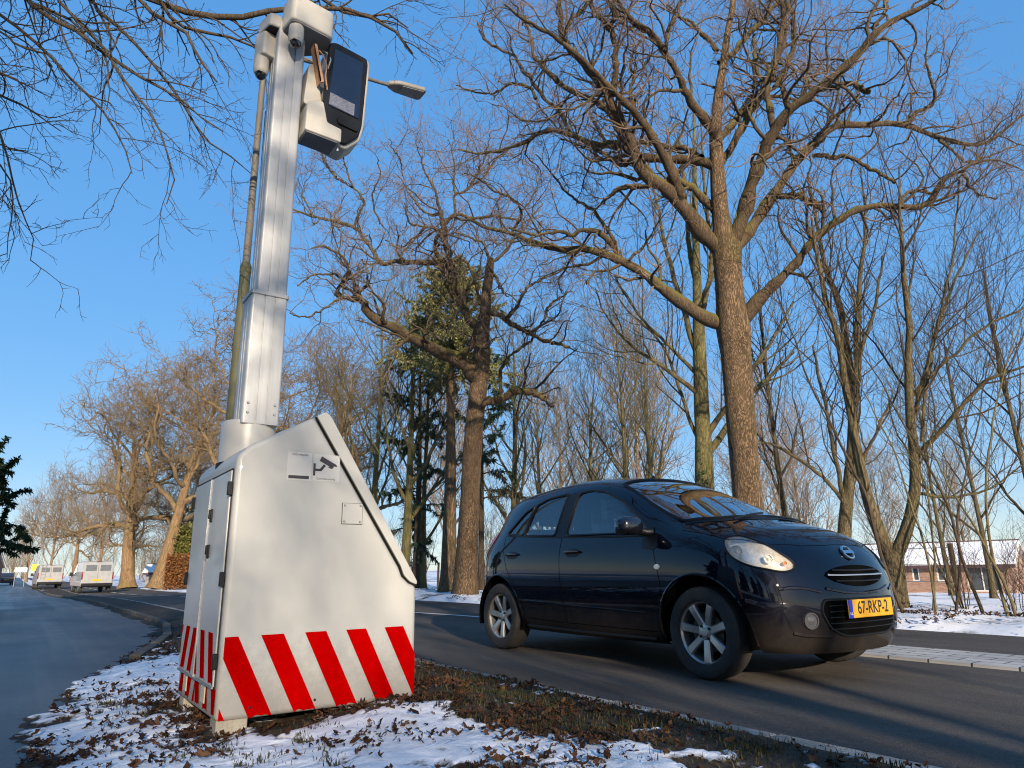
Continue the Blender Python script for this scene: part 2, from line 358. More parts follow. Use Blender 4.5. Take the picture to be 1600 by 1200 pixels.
hs = sstep((snow - .36) / .16)
Zv = drop(Y) + .012 + .055 * sstep(edge / .55) * sstep((kd - .10) / .2 + .5) + .024 * (fbm(X * 4, Y * 4, 41) - .5) + .012 * (fbm(X * 19, Y * 19, 42) - .5) + .010 * hs
Zv = Zv - .05 * sstep((.035 - edge) / .035)
Zv = Zv + .048 * sstep((X - 1.0) / .5) * sstep((2.35 - X) / .4) * sstep((Y - 2.7) / .5) * sstep((5.2 - Y) / .6)
tag(grid_mesh('verge', X, Y, Zv, M_verge, {'snow': np.clip(snow, 0, 1)}), kind='structure')
def _vlook(px, py, A):
    j = np.clip(np.searchsorted(yv, py) - 1, 0, len(yv) - 2)
    u = (px - X[j, 0]) / (X[j, -1] - X[j, 0]); i = np.clip((u * (nx - 1)).astype(int), 0, nx - 2)
    return A[j, i], (u > .01) & (u < .99)
# flush concrete kerb band along the road, stones with open joints
mb = MB(); yk = -3.0; kr = random.Random(4)
while yk < 70:
    L = 1.0; zz = float(drop(yk)) + kr.uniform(-.006, .006); dx = kr.uniform(-.008, .008)
    mb.box((2.64 + dx, yk + L / 2, zz - .03), (.135, L - .012, .15)); yk += L
tag(mb.build('kerb', M_kerb, bevel=.012), kind='structure')
# path edging, half sunk, visible from where the verge narrows
mb = MB(); yk = 7.0
while yk < 48:
    x0 = float(path_edge(yk)) + .10; x1 = float(path_edge(yk + 1)) + .10; zz = float(drop(yk)) + kr.uniform(-.004, .012)
    a = math.atan2(x1 - x0, 1)
    mb.box(((x0 + x1) / 2, yk + .5, zz + .01), (.09, .985, .12), Matrix.Rotation(-a, 3, 'Z')); yk += 1
tag(mb.build('path_edging', pmat('dirty_concrete', (.035, .030, .024), rough=.95, scale=5, bump=.5, bscale=50, col2=(.12, .105, .085)), bevel=.01), kind='structure')
# brick median strip and centre line
m, tr, b = newmat('paving_brick')
tc = tr.nodes.new('ShaderNodeTexCoord'); br = tr.nodes.new('ShaderNodeTexBrick'); mp = tr.nodes.new('ShaderNodeMapping'); mp.inputs['Rotation'].default_value = (0, 0, R(90))
tr.links.new(tc.outputs['Object'], mp.inputs[0]); tr.links.new(mp.outputs[0], br.inputs['Vector'])
br.inputs['Scale'].default_value = 1; br.inputs['Brick Width'].default_value = .30; br.inputs['Row Height'].default_value = .15; br.inputs['Mortar Size'].default_value = .007
br.inputs['Color1'].default_value = (.42, .40, .37, 1); br.inputs['Color2'].default_value = (.56, .54, .50, 1); br.inputs['Mortar'].default_value = (.05, .047, .042, 1)
ns = tr.nodes.new('ShaderNodeTexNoise'); ns.inputs['Scale'].default_value = 2.5; ns.inputs['Detail'].default_value = 7; tr.links.new(tc.outputs['Object'], ns.inputs['Vector'])
mr = tr.nodes.new('ShaderNodeMapRange'); mr.inputs['To Min'].default_value = .62; mr.inputs['To Max'].default_value = 1.1; tr.links.new(ns.outputs['Fac'], mr.inputs[0])
mu = tr.nodes.new('ShaderNodeMixRGB'); mu.blend_type = 'MULTIPLY'; mu.inputs[0].default_value = 1; tr.links.new(br.outputs['Color'], mu.inputs[1]); tr.links.new(mr.outputs[0], mu.inputs[2])
tr.links.new(mu.outputs[0], b.inputs['Base Color']); b.inputs['Roughness'].default_value = .8
bp = tr.nodes.new('ShaderNodeBump'); bp.inputs['Strength'].default_value = .6; bp.inputs['Distance'].default_value = .01; bp.invert = True; tr.links.new(br.outputs['Fac'], bp.inputs['Height']); tr.links.new(bp.outputs[0], b.inputs['Normal'])
mb = MB(); mb.box((6.08, -2.6, .0), (.74, 15.2, .05)); tag(mb.build('paving', m, bevel=.01), kind='structure')
cl = lambda y: np.interp(y, [5, 10, 11.5, 16, 22, 30, 40, 80, 200], [6.1, 6.06, 5.85, 5.5, 5.25, 4.95, 4.75, 4.7, 3.6])
def line(name, y0, y1, xc, wd): return strip(name, np.linspace(y0, y1, max(3, int((y1 - y0) * 2))), lambda y: xc(y) - wd / 2, lambda y: xc(y) + wd / 2, .004, M_white)
segs = [(5.4, 15.5)] + [(18 + 4.2 * k, 20.6 + 4.2 * k) for k in range(16)]
V = []; F = []
for y0, y1 in segs:
    q = np.linspace(y0, y1, 9)
    for k in range(len(q)):
        xx = float(cl(q[k])); o = len(V); zz = float(drop(q[k])) + .004
        V += [(xx - .05, q[k], zz), (xx + .05, q[k], zz)]
        if k: F.append((o - 2, o - 1, o + 1, o))
me = np_mesh('road_marking', V, [np.array(F)]); tag(link_mesh('road_marking', me, M_white), kind='structure')

# ------------------------------------------------------------------ fallen leaves and grass (nobody could count them)
def leaf_cloud(name, n, pts, sizes, mat, curl=.5, seed=1):
    """curled lobed leaves: each a 6-vertex, 4-face folded blade"""
    g = np.random.default_rng(seed); n = len(pts); P = np.asarray(pts, float); s = np.asarray(sizes, float)[:, None]
    base = np.array([[-1, 0, 0], [-.45, .42, 0], [-.1, .22, 0], [.3, .5, 0], [.55, .2, 0], [1, .02, 0], [.55, -.2, 0], [.3, -.5, 0], [-.1, -.22, 0], [-.45, -.42, 0]])
    V = np.repeat(base[None], n, 0) * .5
    c = g.uniform(-.2, 1.0, (n, 1)) * curl; V[:, :, 2] += c * (V[:, :, 1] ** 2 * 3.0 + .5 * V[:, :, 0] ** 2 * 1.5) + g.normal(0, .07, (n, 10))
    V *= s[:, :, None] if s.ndim == 2 else s
    yaw = g.uniform(0, 6.283, n); tx = g.normal(0, .45, n); ty = g.normal(0, .45, n)
    def rot(V, a, i, j):
        ca, sa = np.cos(a)[:, None], np.sin(a)[:, None]; vi = V[:, :, i] * ca - V[:, :, j] * sa; vj = V[:, :, i] * sa + V[:, :, j] * ca
        V[:, :, i] = vi; V[:, :, j] = vj
    rot(V, tx, 1, 2); rot(V, ty, 0, 2); rot(V, yaw, 0, 1)
    V += P[:, None, :]
    off = (np.arange(n) * 10)[:, None]
    q = np.concatenate([off + np.array([[0, 1, 2, 8]]), off + np.array([[2, 3, 4, 6]]), off + np.array([[8, 2, 6, 7]])]); tri = np.concatenate([off + np.array([[0, 8, 9]]), off + np.array([[4, 5, 6]])])
    me = np_mesh(name, V.reshape(-1, 3), [q, tri], smooth=False)
    at = me.attributes.new('tone', 'FLOAT', 'POINT'); at.data.foreach_set('value', np.repeat(g.uniform(0, 1, n), 10).astype(np.float32))
    return link_mesh(name, me, mat)
def tonemat(name, cols, rough=.8, spec=.2, trans=0):
    m, t, b = newmat(name); a = t.nodes.new('ShaderNodeAttribute'); a.attribute_name = 'tone'; cr = t.nodes.new('ShaderNodeValToRGB')
    els = cr.color_ramp.elements
    while len(els) < len(cols): els.new(.5)
    for k, c in enumerate(cols): els[k].position = k / (len(cols) - 1); els[k].color = (*c, 1)
    t.links.new(a.outputs['Fac'], cr.inputs[0]); t.links.new(cr.outputs[0], b.inputs['Base Color']); b.inputs['Roughness'].default_value = rough; b.inputs['Specular IOR Level'].default_value = spec
    return m
M_leaf = tonemat('dead_leaf', [(.012, .007, .005), (.028, .012, .006), (.060, .024, .010), (.040, .020, .010), (.12, .06, .028)])
n = 36000
ly = rng.uniform(.6, 9.5, n); ly = np.where(rng.random(n) < .55, rng.uniform(1.2, 5.0, n), ly); lx = rng.uniform(-.35, 2.60, n)
sn, ok = _vlook(lx, ly, snow); zl, _ = _vlook(lx, ly, Zv)
cl_n = fbm(lx * 3.2, ly * 3.2, 77, 3)
cd_ = np.maximum(np.maximum(.75 - lx, lx - 1.69), np.maximum(3.33 - ly, ly - 4.2))
pr_ = np.clip(.27 + 2.6 * (cl_n - .5) + .45 * (.5 - sn) + .35 * sstep((.3 - cd_) / .3), .03, 1) * (lx > path_edge(ly) - .05)
pr_ = pr_ * (1 - .55 * sstep((.75 - (near_edge(ly) - lx)) / .3))
keep = ok & (rng.random(n) < pr_ * .8) & ~((lx > .80) & (lx < 1.64) & (ly > 3.4) & (ly < 4.15))
lx, ly, zl = lx[keep], ly[keep], zl[keep]
tag(leaf_cloud('fallen_leaves', len(lx), np.stack([lx, ly, zl + rng.uniform(.004, .022, len(lx))], 1), np.clip(rng.lognormal(-3.45, .38, len(lx)), .012, .07), M_leaf, 1.1, 3), kind='stuff')
# leaves blown under the far trees
n = 9000; fy = rng.uniform(1, 30, n); fx = far_edge(fy) + .15 + np.abs(rng.normal(0, 1.1, n)); keep = fbm(fx * 1.2, fy * 1.2, 55) > .5; fx, fy = fx[keep], fy[keep]
fz = gz(fx, fy) + .03 + .12 * sstep((fx - far_edge(fy)) / .5)
tag(leaf_cloud('fallen_leaves', len(fx), np.stack([fx, fy, fz], 1), rng.uniform(.03, .075, len(fx)), M_leaf, 1, 4), kind='stuff')
# grass
def grass(name, P, h, mat, seed):
    g = np.random.default_rng(seed); n = len(P); a = g.uniform(0, 6.283, n); w_ = g.uniform(.0012, .0028, n); lean = np.abs(g.normal(0, .6, n))
    dx = np.cos(a); dy = np.sin(a); wx = -dy * w_; wy = dx * w_
    V = np.zeros((n, 5, 3)); P = np.asarray(P)
    for k, (u, ws) in enumerate([(0, 1), (0, -1), (.55, .8), (.55, -.8), (1, 0)]):
        b_ = h * lean * u * u * 1.1
        V[:, k, 0] = P[:, 0] + dx * b_ + wx * ws; V[:, k, 1] = P[:, 1] + dy * b_ + wy * ws; V[:, k, 2] = P[:, 2] + h * u * np.cos(np.minimum(lean, 1.3) * u * .8)
    o = (np.arange(n) * 5)[:, None]
    me = np_mesh(name, V.reshape(-1, 3), [o + np.array([[0, 1, 3, 2]]), o + np.array([[2, 3, 4]])], smooth=False)
    at = me.attributes.new('tone', 'FLOAT', 'POINT'); at.data.foreach_set('value', np.repeat(g.uniform(0, 1, n), 5).astype(np.float32))
    return link_mesh(name, me, mat)
M_grass = tonemat('winter_grass', [(.016, .028, .008), (.030, .036, .012), (.05, .040, .018), (.095, .072, .034)], .7)
n = 120000
gx = rng.uniform(.1, 2.72, n); gy = np.where(rng.random(n) < .6, rng.uniform(.8, 5, n), rng.uniform(.8, 12, n))
sn, ok = _vlook(gx, gy, snow); zg, _ = _vlook(gx, gy, Zv); kd_ = near_edge(gy) - gx
tuft = fbm(gx * 5.5, gy * 5.5, 91, 3)
pg = np.clip((tuft - .50) * 6, 0, 1) * np.clip(1.0 - 2.2 * (sn - .3), .0, 1) + .16 * (sn < .4)
keep = ok & (rng.random(n) < pg) & (gx > path_edge(gy) + .15) & ~((gx > .78) & (gx < 1.66) & (gy > 3.36) & (gy < 4.2)) & (kd_ > .12)
gx, gy, zg = gx[keep], gy[keep], zg[keep]
tag(grass('grass', np.stack([gx, gy, zg - .004], 1), rng.uniform(.010, .034, len(gx)), M_grass, 5), kind='stuff')
# ================================================================== mobile camera unit
M_cab = pmat('cream_paint', (.345, .338, .308), rough=.5, scale=2.2, col2=(.39, .382, .352), bump=.04, bscale=220, coat=.15, rvar=.06)
def dirty(m, c, zt=.45, amt=.55):
    """road splash on the lowest part, ragged upper edge"""
    t = m.node_tree; b = t.nodes['Principled BSDF']; src = b.inputs['Base Color'].links[0].from_socket
    tc = t.nodes.new('ShaderNodeTexCoord'); sx = t.nodes.new('ShaderNodeSeparateXYZ'); t.links.new(tc.outputs['Object'], sx.inputs[0])
    n = t.nodes.new('ShaderNodeTexNoise'); n.inputs['Scale'].default_value = 26; n.inputs['Detail'].default_value = 9; n.inputs['Roughness'].default_value = .8; t.links.new(tc.outputs['Object'], n.inputs['Vector'])
    a = t.nodes.new('ShaderNodeMath'); a.operation = 'MULTIPLY_ADD'; a.inputs[1].default_value = -zt * 1.3; t.links.new(n.outputs['Fac'], a.inputs[0]); t.links.new(sx.outputs['Z'], a.inputs[2])
    r = t.nodes.new('ShaderNodeMapRange'); r.inputs['From Min'].default_value = -.30 * zt; r.inputs['From Max'].default_value = .25 * zt; r.inputs['To Min'].default_value = amt; r.inputs['To Max'].default_value = 0; t.links.new(a.outputs[0], r.inputs[0])
    x = t.nodes.new('ShaderNodeMixRGB'); x.inputs[2].default_value = (*c, 1); t.links.new(r.outputs[0], x.inputs[0]); t.links.new(src, x.inputs[1]); t.links.new(x.outputs[0], b.inputs['Base Color'])
dirty(M_cab, (.16, .13, .10), .42, .45)
M_door = pmat('cream_door_paint', (.36, .35, .325), rough=.36, scale=3, col2=(.44, .43, .40), coat=.15)
M_red = pmat('red_reflective_film', (.30, .0, .0), rough=.6, scale=30, col2=(.36, .0005, .0005), spec=.0)
M_black = pmat('black_plastic', (.007, .007, .008), rough=.5, var=.3, spec=.25)
M_dark = pmat('dark_seam', (.01, .009, .008), rough=.8, var=.2)
M_alu = pmat('brushed_aluminium', (.33, .33, .32), rough=.48, metal=.22, scale=14, stretch=(1, 1, .03), col2=(.40, .40, .39), bump=.05, bscale=60, rvar=.08)
M_coll = pmat('grey_cream_paint', (.38, .37, .34), rough=.38, scale=3, col2=(.44, .43, .40), coat=.2)
M_bolt = pmat('galvanised_steel', (.32, .32, .32), rough=.45, metal=.8, scale=40)
M_stick = pmat('sticker_film', (.44, .43, .40), rough=.45, scale=8, var=.04)
M_foot = pmat('concrete_block', (.26, .235, .18), rough=.9, scale=12, bump=.4, bscale=60, col2=(.38, .34, .27))
M_head = pmat('beige_housing_paint', (.40, .37, .31), rough=.5, scale=5, col2=(.48, .445, .375))
M_lens = pmat('lens_glass', (.006, .006, .008), rough=.03, var=.2, coat=1)
M_orange = pmat('orange_bracket', (.42, .20, .09), rough=.6, scale=20, col2=(.52, .30, .17))
U = tag(empty('camera_unit', (1.2, 3.75, .05)), 'cream camera cabinet with red stripes and a tall aluminium mast on the snowy verge', 'camera unit')
def ub(mb, name, mat, parent=U, **k):
    o = mb.build(name, mat, parent, **k)
    for v in o.data.vertices:                           # mesh is in world space: bring it into the parent's
        v.co -= Vector(U.location) if parent is U or parent.parent is U else v.co * 0
    return o
def bez(pts, r=.03, k=5):
    """round the corners of a 2D polygon"""
    out = []; n = len(pts)
    for i in range(n):
        p = Vector(pts[i]); a = Vector(pts[i - 1]) - p; b = Vector(pts[(i + 1) % n]) - p
        rr = min(r, a.length * .45, b.length * .45); a = p + a.normalized() * rr; b = p + b.normalized() * rr
        for j in range(k + 1):
            u = j / k; q = a * (1 - u) ** 2 + p * 2 * u * (1 - u) + b * u * u; out.append((q.x, q.y))
    return out
XZ = lambda u, v, t: Vector((u, t, v))
Y0, Y1 = 3.33, 4.20
body = [(.755, .12), (1.683, .12), (1.683, .648), (1.640, .664), (1.602, .698), (1.584, .742), (1.106, 1.468), (.80, 1.296), (.755, 1.245)]
mb = MB(); mb.prism(body, Y0, Y1, XZ)
o = ub(mb, 'housing', [M_cab, M_red], bevel=.022, seg=4)
# stripes: same sheet of film, 1.5 mm proud, in the housing's own mesh
def clip_poly(poly, axis, val, keep_gt):
    out = []
    for i in range(len(poly)):
        a, b = poly[i], poly[(i + 1) % len(poly)]; ia = (a[axis] > val) == keep_gt; ib = (b[axis] > val) == keep_gt
        if ia: out.append(a)
        if ia != ib:
            t = (val - a[axis]) / (b[axis] - a[axis]); out.append((a[0] + (b[0] - a[0]) * t, a[1] + (b[1] - a[1]) * t))
    return out
def stripes(mb, x0, x1, zt, zb, start, per, wd, slope, f, r_lo=.004):
    k = -8
    for k in range(-10, 12):
        s = start + per * k; dz = zt - zb; rr = random.Random(k * 7 + 3)
        nb = 7; bot = [(s + wd * (1 - j / nb) + slope * dz, zb + (rr.uniform(0, .012) if 0 < j < nb else 0)) for j in range(nb + 1)]
        p = [(s, zt), (s + wd, zt)] + bot
        p = clip_poly(clip_poly(p, 0, x0, True), 0, x1, False) if p else []
        if len(p) > 2: mb.add([f(u, v) for u, v in p], [tuple(range(len(p)))])
sm = MB(); stripes(sm, .768, 1.678, .458, .124, .921 - .197, .197, .100, .5, lambda u, v: Vector((u, Y0 - .0015, v)))
so = ub(sm, 'warning_stripes', M_red, smooth=False)
# lid over the slanted front
lid = bez([(1.6835, .654), (1.642, .670), (1.609, .702), (1.592, .746), (1.114, 1.473), (1.160, 1.499), (1.188, 1.478), (1.684, .672)], .012, 2)
mb = MB(); mb.prism(lid, Y0 - .003, Y1 + .003, XZ); ub(mb, 'lid', M_cab, bevel=.003)
mb = MB(); seam = [(1.684, .651), (1.641, .667), (1.6055, .70), (1.588, .744), (1.110, 1.4705)]
for a, b in zip(seam[:-1], seam[1:]):
    d = Vector((b[0] - a[0], b[1] - a[1])).normalized(); nn = Vector((-d.y, d.x)) * .0008
    mb.prism([(a[0] + nn.x, a[1] + nn.y), (a[0] - nn.x, a[1] - nn.y), (b[0] - nn.x, b[1] - nn.y), (b[0] + nn.x, b[1] + nn.y)], Y0 - .0022, Y0 + .02, XZ)
ub(mb, 'lid_seam', M_dark, smooth=False)
# two doors in the side that faces the cycle path
YZ = lambda u, v, t: Vector((t, u, v))
for (ya, yb, za, zb, name) in ((3.372, 3.772, 1.185, 1.185, 'door'), (3.780, 4.165, 1.185, 1.185, 'door')):
    mb = MB(); mb.prism([(ya, .255), (yb, .255), (yb, zb), (ya, za)], .744, .765, YZ)
    dr = ub(mb, name, M_door, bevel=.004)
    near = ya < 3.5
    sm = MB(); st = (lambda u, v: Vector((.7425, u, v)))
    if near: stripes(sm, ya + .004, yb - .004, .47, .262, 3.45, .172, .088, -.36, st)
    else: stripes(sm, ya + .004, yb - .004, .47, .262, 3.79, .172, .088, .36, st)
    ub(sm, 'warning_stripes', M_red, dr, smooth=False)
    for zz in (1.10, .70, .36):
        hb = MB(); yy = ya - .012 if near else yb + .012; hb.box((.741, yy, zz), (.022, .022, .062)); ub(hb, 'hinge', M_black, dr, bevel=.003)
    if near:
        for zz in (1.0, .83):
            lb = MB(); lb.box((.742, 3.70, zz), (.014, .030, .062)); lb.box((.733, 3.70, zz + .006), (.012, .016, .044)); ub(lb, 'lock', M_black, dr, bevel=.003)
        pb = MB(); pb.box((.7425, 3.735, .81), (.004, .04, .05)); ub(pb, 'keyhole_cover', M_bolt, dr)
mb = MB()
mb.box((.7525, 3.772, 1.192), (.006, .80, .006)); mb.box((.7525, 3.368, .72), (.006, .006, .94)); mb.box((.7525, 4.169, .72), (.006, .006, .94))
ub(mb, 'door_gap', M_dark, smooth=False)
mb = MB(); mb.box((.742, 3.776, .72), (.008, .008, .93)); mb.box((.742, 3.77, .252), (.008, .80, .008)); ub(mb, 'door_trim', M_bolt)
sm = MB()
stripes(sm, 3.352, 3.776, .248, .142, 3.525, .172, .088, -.36, lambda u, v: Vector((.7535, u, v)))
stripes(sm, 3.776, 4.18, .248, .142, 3.868, .172, .088, .36, lambda u, v: Vector((.7535, u, v)))
ub(sm, 'warning_stripes', M_red, smooth=False)
for yy in (3.58, 4.0):
    mb = MB(); mb.box((.7515, yy, .205), (.005, .075, .075)); tpl = ub(mb, 'type_plate', pmat('aged_label', (.38, .35, .24), rough=.6, scale=60, col2=(.52, .48, .34)))
for (xx, yy) in ((.83, 3.40), (1.60, 3.40), (.83, 4.12), (1.60, 4.12)):
    mb = MB(); mb.box((xx, yy, .085), (.13, .11, .09)); ub(mb, 'foot', M_foot, bevel=.006)
# plate, bolts, sticker on the big side
mb = MB(); mb.box((1.320, Y0 - .0015, 1.001), (.104, .006, .100)); ip = ub(mb, 'inspection_plate', M_cab, bevel=.0015)
fr = MB(); 
for (cx, cz, dx, dz) in ((1.320, .9505, .108, .0022), (1.2675, 1.001, .0022, .103), (1.3725, 1.001, .0014, .103), (1.320, 1.0515, .108, .0014)): fr.box((cx, Y0 - .001, cz), (dx, .006, dz))
ub(fr, 'plate_joint', M_dark, ip, smooth=False)
for sx in (-1, 1):
    for sz in (-1, 1):
        bm_ = MB(); bm_.lathe([(.0001, .006), (.004, .006), (.0055, .003), (.0055, 0)], (1.320 + sx * .041, Y0 - .004, 1.001 + sz * .039), (0, -1, 0), 10); ub(bm_, 'rivet', M_bolt, ip)
for xx, zz in ((.895, .165), (1.18, .165), (1.47, .165)):
    bm_ = MB(); bm_.lathe([(.0001, .004), (.006, .003), (.006, 0)], (xx, Y0, zz), (0, -1, 0), 10); ub(bm_, 'plug', M_black)
# sticker with the camera pictogram and the writing (QR square left out)
zc = 1.222
SL = lambda u, v: (1.105 + u, zc + v + .0)            # sticker coordinates
mb = MB(); mb.box((1.0435, Y0 - .0006, 1.218), (.118, .0016, .135)); mb.box((1.178, Y0 - .0006, 1.218), (.132, .0016, .130)); st = ub(mb, 'sticker', M_stick)
M_ink = pmat('printed_ink', (.022, .018, .02), rough=.5, var=.2)
ink = MB(); yi = Y0 - .0022
f2 = lambda u, v: Vector((u, yi, v))
ink2 = MB(); text_mesh(ink2, 'Informatie', .019, lambda x, y: f2(1.045 + x, 1.2745 + y))
ink4 = MB(); ink4.add([f2(.993, 1.158), f2(1.092, 1.158), f2(1.092, 1.173), f2(.993, 1.173)], [(0, 1, 2, 3)])
ink3 = MB(); text_mesh(ink3, 'Camerabewaking', .0155, lambda x, y: f2(1.176 + x, 1.164 + y), stretch=.88)
def ipoly(p): ink.add([f2(1.176 + a * 1.12, 1.221 + b * 1.15) for a, b in p], [tuple(range(len(p)))])
ipoly([(-.058, -.038), (-.048, -.038), (-.048, .014), (-.058, .014)])
ipoly([(-.049, -.018), (-.022, -.018), (-.022, -.008), (-.049, -.008)])
ipoly([(-.022, -.018), (-.002, .006), (-.012, .013), (-.028, -.008)])
ipoly([(-.032, .026), (.030, -.004), (.034, .006), (.050, .004), (.044, .014), (-.022, .046)])
ipoly([(.006, .002), (.022, -.006), (.028, -.002), (.012, .004)])
ub(ink, 'pictogram', M_ink, st, smooth=False); ub(ink2, 'lettering', M_ink, st, smooth=False); ub(ink3, 'lettering', M_ink, st, smooth=False); ub(ink4, 'black_bar', M_ink, st, smooth=False)
# mast ---------------------------------------------------------------
cx, cy = .9255, 3.745
mb = MB(); mb.lathe([(.137, 1.20), (.137, 1.486), (.131, 1.492), (.10, 1.492)], (.905, 3.79, 0), (0, 0, 1), 40); ub(mb, 'mast_base', M_coll)
mb = MB(); mb.lathe([(.147, 1.20), (.147, 1.272), (.138, 1.276)], (.905, 3.79, 0), (0, 0, 1), 40)
ub(mb, 'base_gasket', M_dark)
def mast_prof(w_, d_, r=.014, g=.0035):
    h_ = w_ / 2; k = d_ / 2
    fr = [(-h_, -k), ]
    front = []
    for gx_ in (-h_ * .28, h_ * .28): front += [(gx_ - g, -k), (gx_ - g, -k + .006), (gx_ + g, -k + .006), (gx_ + g, -k)]
    def corner(sx, sy, a0):
        return [(sx * (h_ - r) + r * math.cos(R(a0 + 22.5 * j)), sy * (k - r) + r * math.sin(R(a0 + 22.5 * j))) for j in range(5)]
    side = [(h_, -.03), (h_ - .005, -.027), (h_ - .005, -.021), (h_, -.018), (h_, .018), (h_ - .005, .021), (h_ - .005, .027), (h_, .03)]
    lside = [(-x, -y) for x, y in side]
    return corner(-1, -1, 180) + front + corner(1, -1, 270) + side + corner(1, 1, 0) + corner(-1, 1, 90) + lside
mb = MB(); mb.prism([(x + cx, y + cy) for x, y in mast_prof(.190, .190)], 1.47, 2.19, lambda u, v, t: Vector((u, v, t))); ms = ub(mb, 'lower_mast', M_alu, angle=30)
mb = MB(); mb.prism(bez([(cx - .102, cy - .102), (cx + .102, cy - .102), (cx + .102, cy + .102), (cx - .102, cy + .102)], .016), 2.178, 2.202, lambda u, v, t: Vector((u, v, t))); ub(mb, 'collar', M_alu, ms, bevel=.003)
for sx in (-.068, .068):
    for zz in (1.525, 1.575):
        bm_ = MB(); bm_.lathe([(.0001, .006), (.0045, .006), (.007, .003), (.0075, 0)], (cx + sx, cy - .095, zz), (0, -1, 0), 10); ub(bm_, 'bolt', M_bolt, ms)
mb = MB(); mb.prism([(x + cx + .012, y + cy) for x, y in mast_prof(.164, .166)], 2.19, 3.96, lambda u, v, t: Vector((u, v, t))); um = ub(mb, 'upper_mast', M_alu, angle=30)
# head ---------------------------------------------------------------
def xyz(u, v, t): return Vector((u, v, t))
mb = MB(); mb.prism(bez([(.868, 3.672), (.893, 3.520), (1.155, 3.555), (1.170, 3.72), (.99, 3.86)], .035), 3.892, 4.075, xyz); hd = ub(mb, 'camera_head', M_head, bevel=.012, seg=3)
mb = MB(); mb.prism(bez([(.875, 3.667), (.899, 3.532), (1.147, 3.565), (1.16, 3.715), (.99, 3.85)], .033), 3.885, 3.893, xyz); ub(mb, 'head_base', pmat('grey_plastic', (.17, .17, .165), rough=.6), hd)
mb = MB(); mb.prism(bez([(.765, 3.80), (.80, 3.66), (.87, 3.66), (.99, 3.86), (.90, 3.97)], .02), 3.905, 3.99, xyz); lh = ub(mb, 'side_head', M_head, bevel=.008)
mb = MB(); mb.prism(bez([(.772, 3.80), (.805, 3.668), (.868, 3.668), (.985, 3.86), (.90, 3.962)], .02), 3.898, 3.906, xyz); ub(mb, 'head_base', M_black, lh)
mb = MB(); mb.prism(bez([(.755, 3.80), (.790, 3.72), (.87, 3.74), (.87, 3.87), (.79, 3.88)], .015), 3.74, 3.90, xyz); ub(mb, 'bracket', M_head, lh, bevel=.006)
def dome(x, y, zt, nm='dome_camera'):
    mb = MB(); mb.lathe([(.043, 0), (.0445, -.03), (.0445, -.085), (.040, -.105), (.034, -.112)], (x, y, zt), (0, 0, 1), 32); d_ = ub(mb, nm, M_head)
    mb = MB(); mb.lathe([(.0345, -.108)] + [(.034 * math.cos(R(a)), -.112 - .034 * math.sin(R(a))) for a in range(0, 91, 10)], (x, y, zt), (0, 0, 1), 28); ub(mb, 'dome_glass', M_lens, d_)
    mb = MB(); mb.lathe([(.015, 0), (.015, .012), (.011, .012), (.010, .007), (.0001, .005)], (x - .012, y - .028, zt - .127), (-.35, -.75, -.45), 18); ub(mb, 'lens', M_black, d_)
dome(.938, 3.585, 3.888); dome(.800, 3.79, 3.745)
# traffic-facing unit: deep beige shell, black frame, dark glass
mb = MB(); outl = bez([(1.165, 3.245), (1.135, 3.42), (1.160, 3.915), (1.205, 3.935), (1.420, 3.905), (1.430, 3.87), (1.408, 3.40), (1.385, 3.30), (1.30, 3.215)], .022)
mb.prism(outl, 3.635, 3.80, XZ); sh = ub(mb, 'flash_housing', M_head, bevel=.010)
mb = MB(); ins = [(1.276 + (x - 1.29) * .945, 3.58 + (z - 3.58) * .965) for x, z in outl]; mb.prism(ins, 3.612, 3.636, XZ); ub(mb, 'frame', M_black, sh, bevel=.008)
M_flash = pmat('dark_filter_glass', (.010, .011, .022), rough=.03, var=.3, coat=1)
mb = MB(); mb.prism(bez([(1.162, 3.455), (1.186, 3.868), (1.372, 3.846), (1.360, 3.432)], .006, 2), 3.605, 3.614, XZ); gl = ub(mb, 'filter_glass', M_flash, sh, bevel=.002)
mb = MB(); mb.prism([(1.168, 3.462), (1.172, 3.545), (1.33, 3.522), (1.327, 3.440)], 3.6035, 3.606, XZ); ub(mb, 'flash_grid', pmat('ribbed_reflector', (.10, .10, .12), rough=.3, metal=.2, scale=60, stretch=(1, 1, 3), col2=(.34, .33, .34)), sh, smooth=False)
mb = MB(); mb.prism(bez([(1.222, 3.39), (1.362, 3.37), (1.352, 3.335), (1.232, 3.35)], .008, 2), 3.600, 3.63, XZ); ub(mb, 'sensor_cover', M_black, sh, bevel=.002)
mb = MB(); mb.lathe([(.008, 0), (.008, -.03), (.005, -.035)], (1.255, 3.66, 3.232), (0, 0, 1), 12); ub(mb, 'cable_gland', M_coll, sh)
mb = MB(); mb.prism(bez([(1.035, 3.235), (1.038, 3.425), (1.10, 3.46), (1.135, 3.46), (1.165, 3.33), (1.255, 3.315), (1.255, 3.225)], .012, 3), 3.60, 3.77, XZ); lb = ub(mb, 'radar_box', M_head, bevel=.006)
mb = MB(); mb.prism([(1.045, 3.228), (1.235, 3.218), (1.235, 3.232), (1.045, 3.238)], 3.61, 3.76, XZ); ub(mb, 'radar_base', pmat('grey_underside', (.13, .13, .13), rough=.6), lb)
mb = MB(); mb.prism(bez([(1.03, 3.45), (1.05, 3.74), (1.10, 3.74), (1.15, 3.44)], .02, 3), 3.66, 3.78, XZ); ub(mb, 'rear_arm', M_head, bevel=.006)
mb = MB(); mb.prism([(1.052, 3.84), (1.072, 3.84), (1.128, 3.60), (1.105, 3.585)], 3.60, 3.615, XZ); mb.prism([(1.052, 3.84), (1.056, 3.84), (1.112, 3.60), (1.105, 3.585)], 3.60, 3.66, XZ); ub(mb, 'bracket', M_orange)
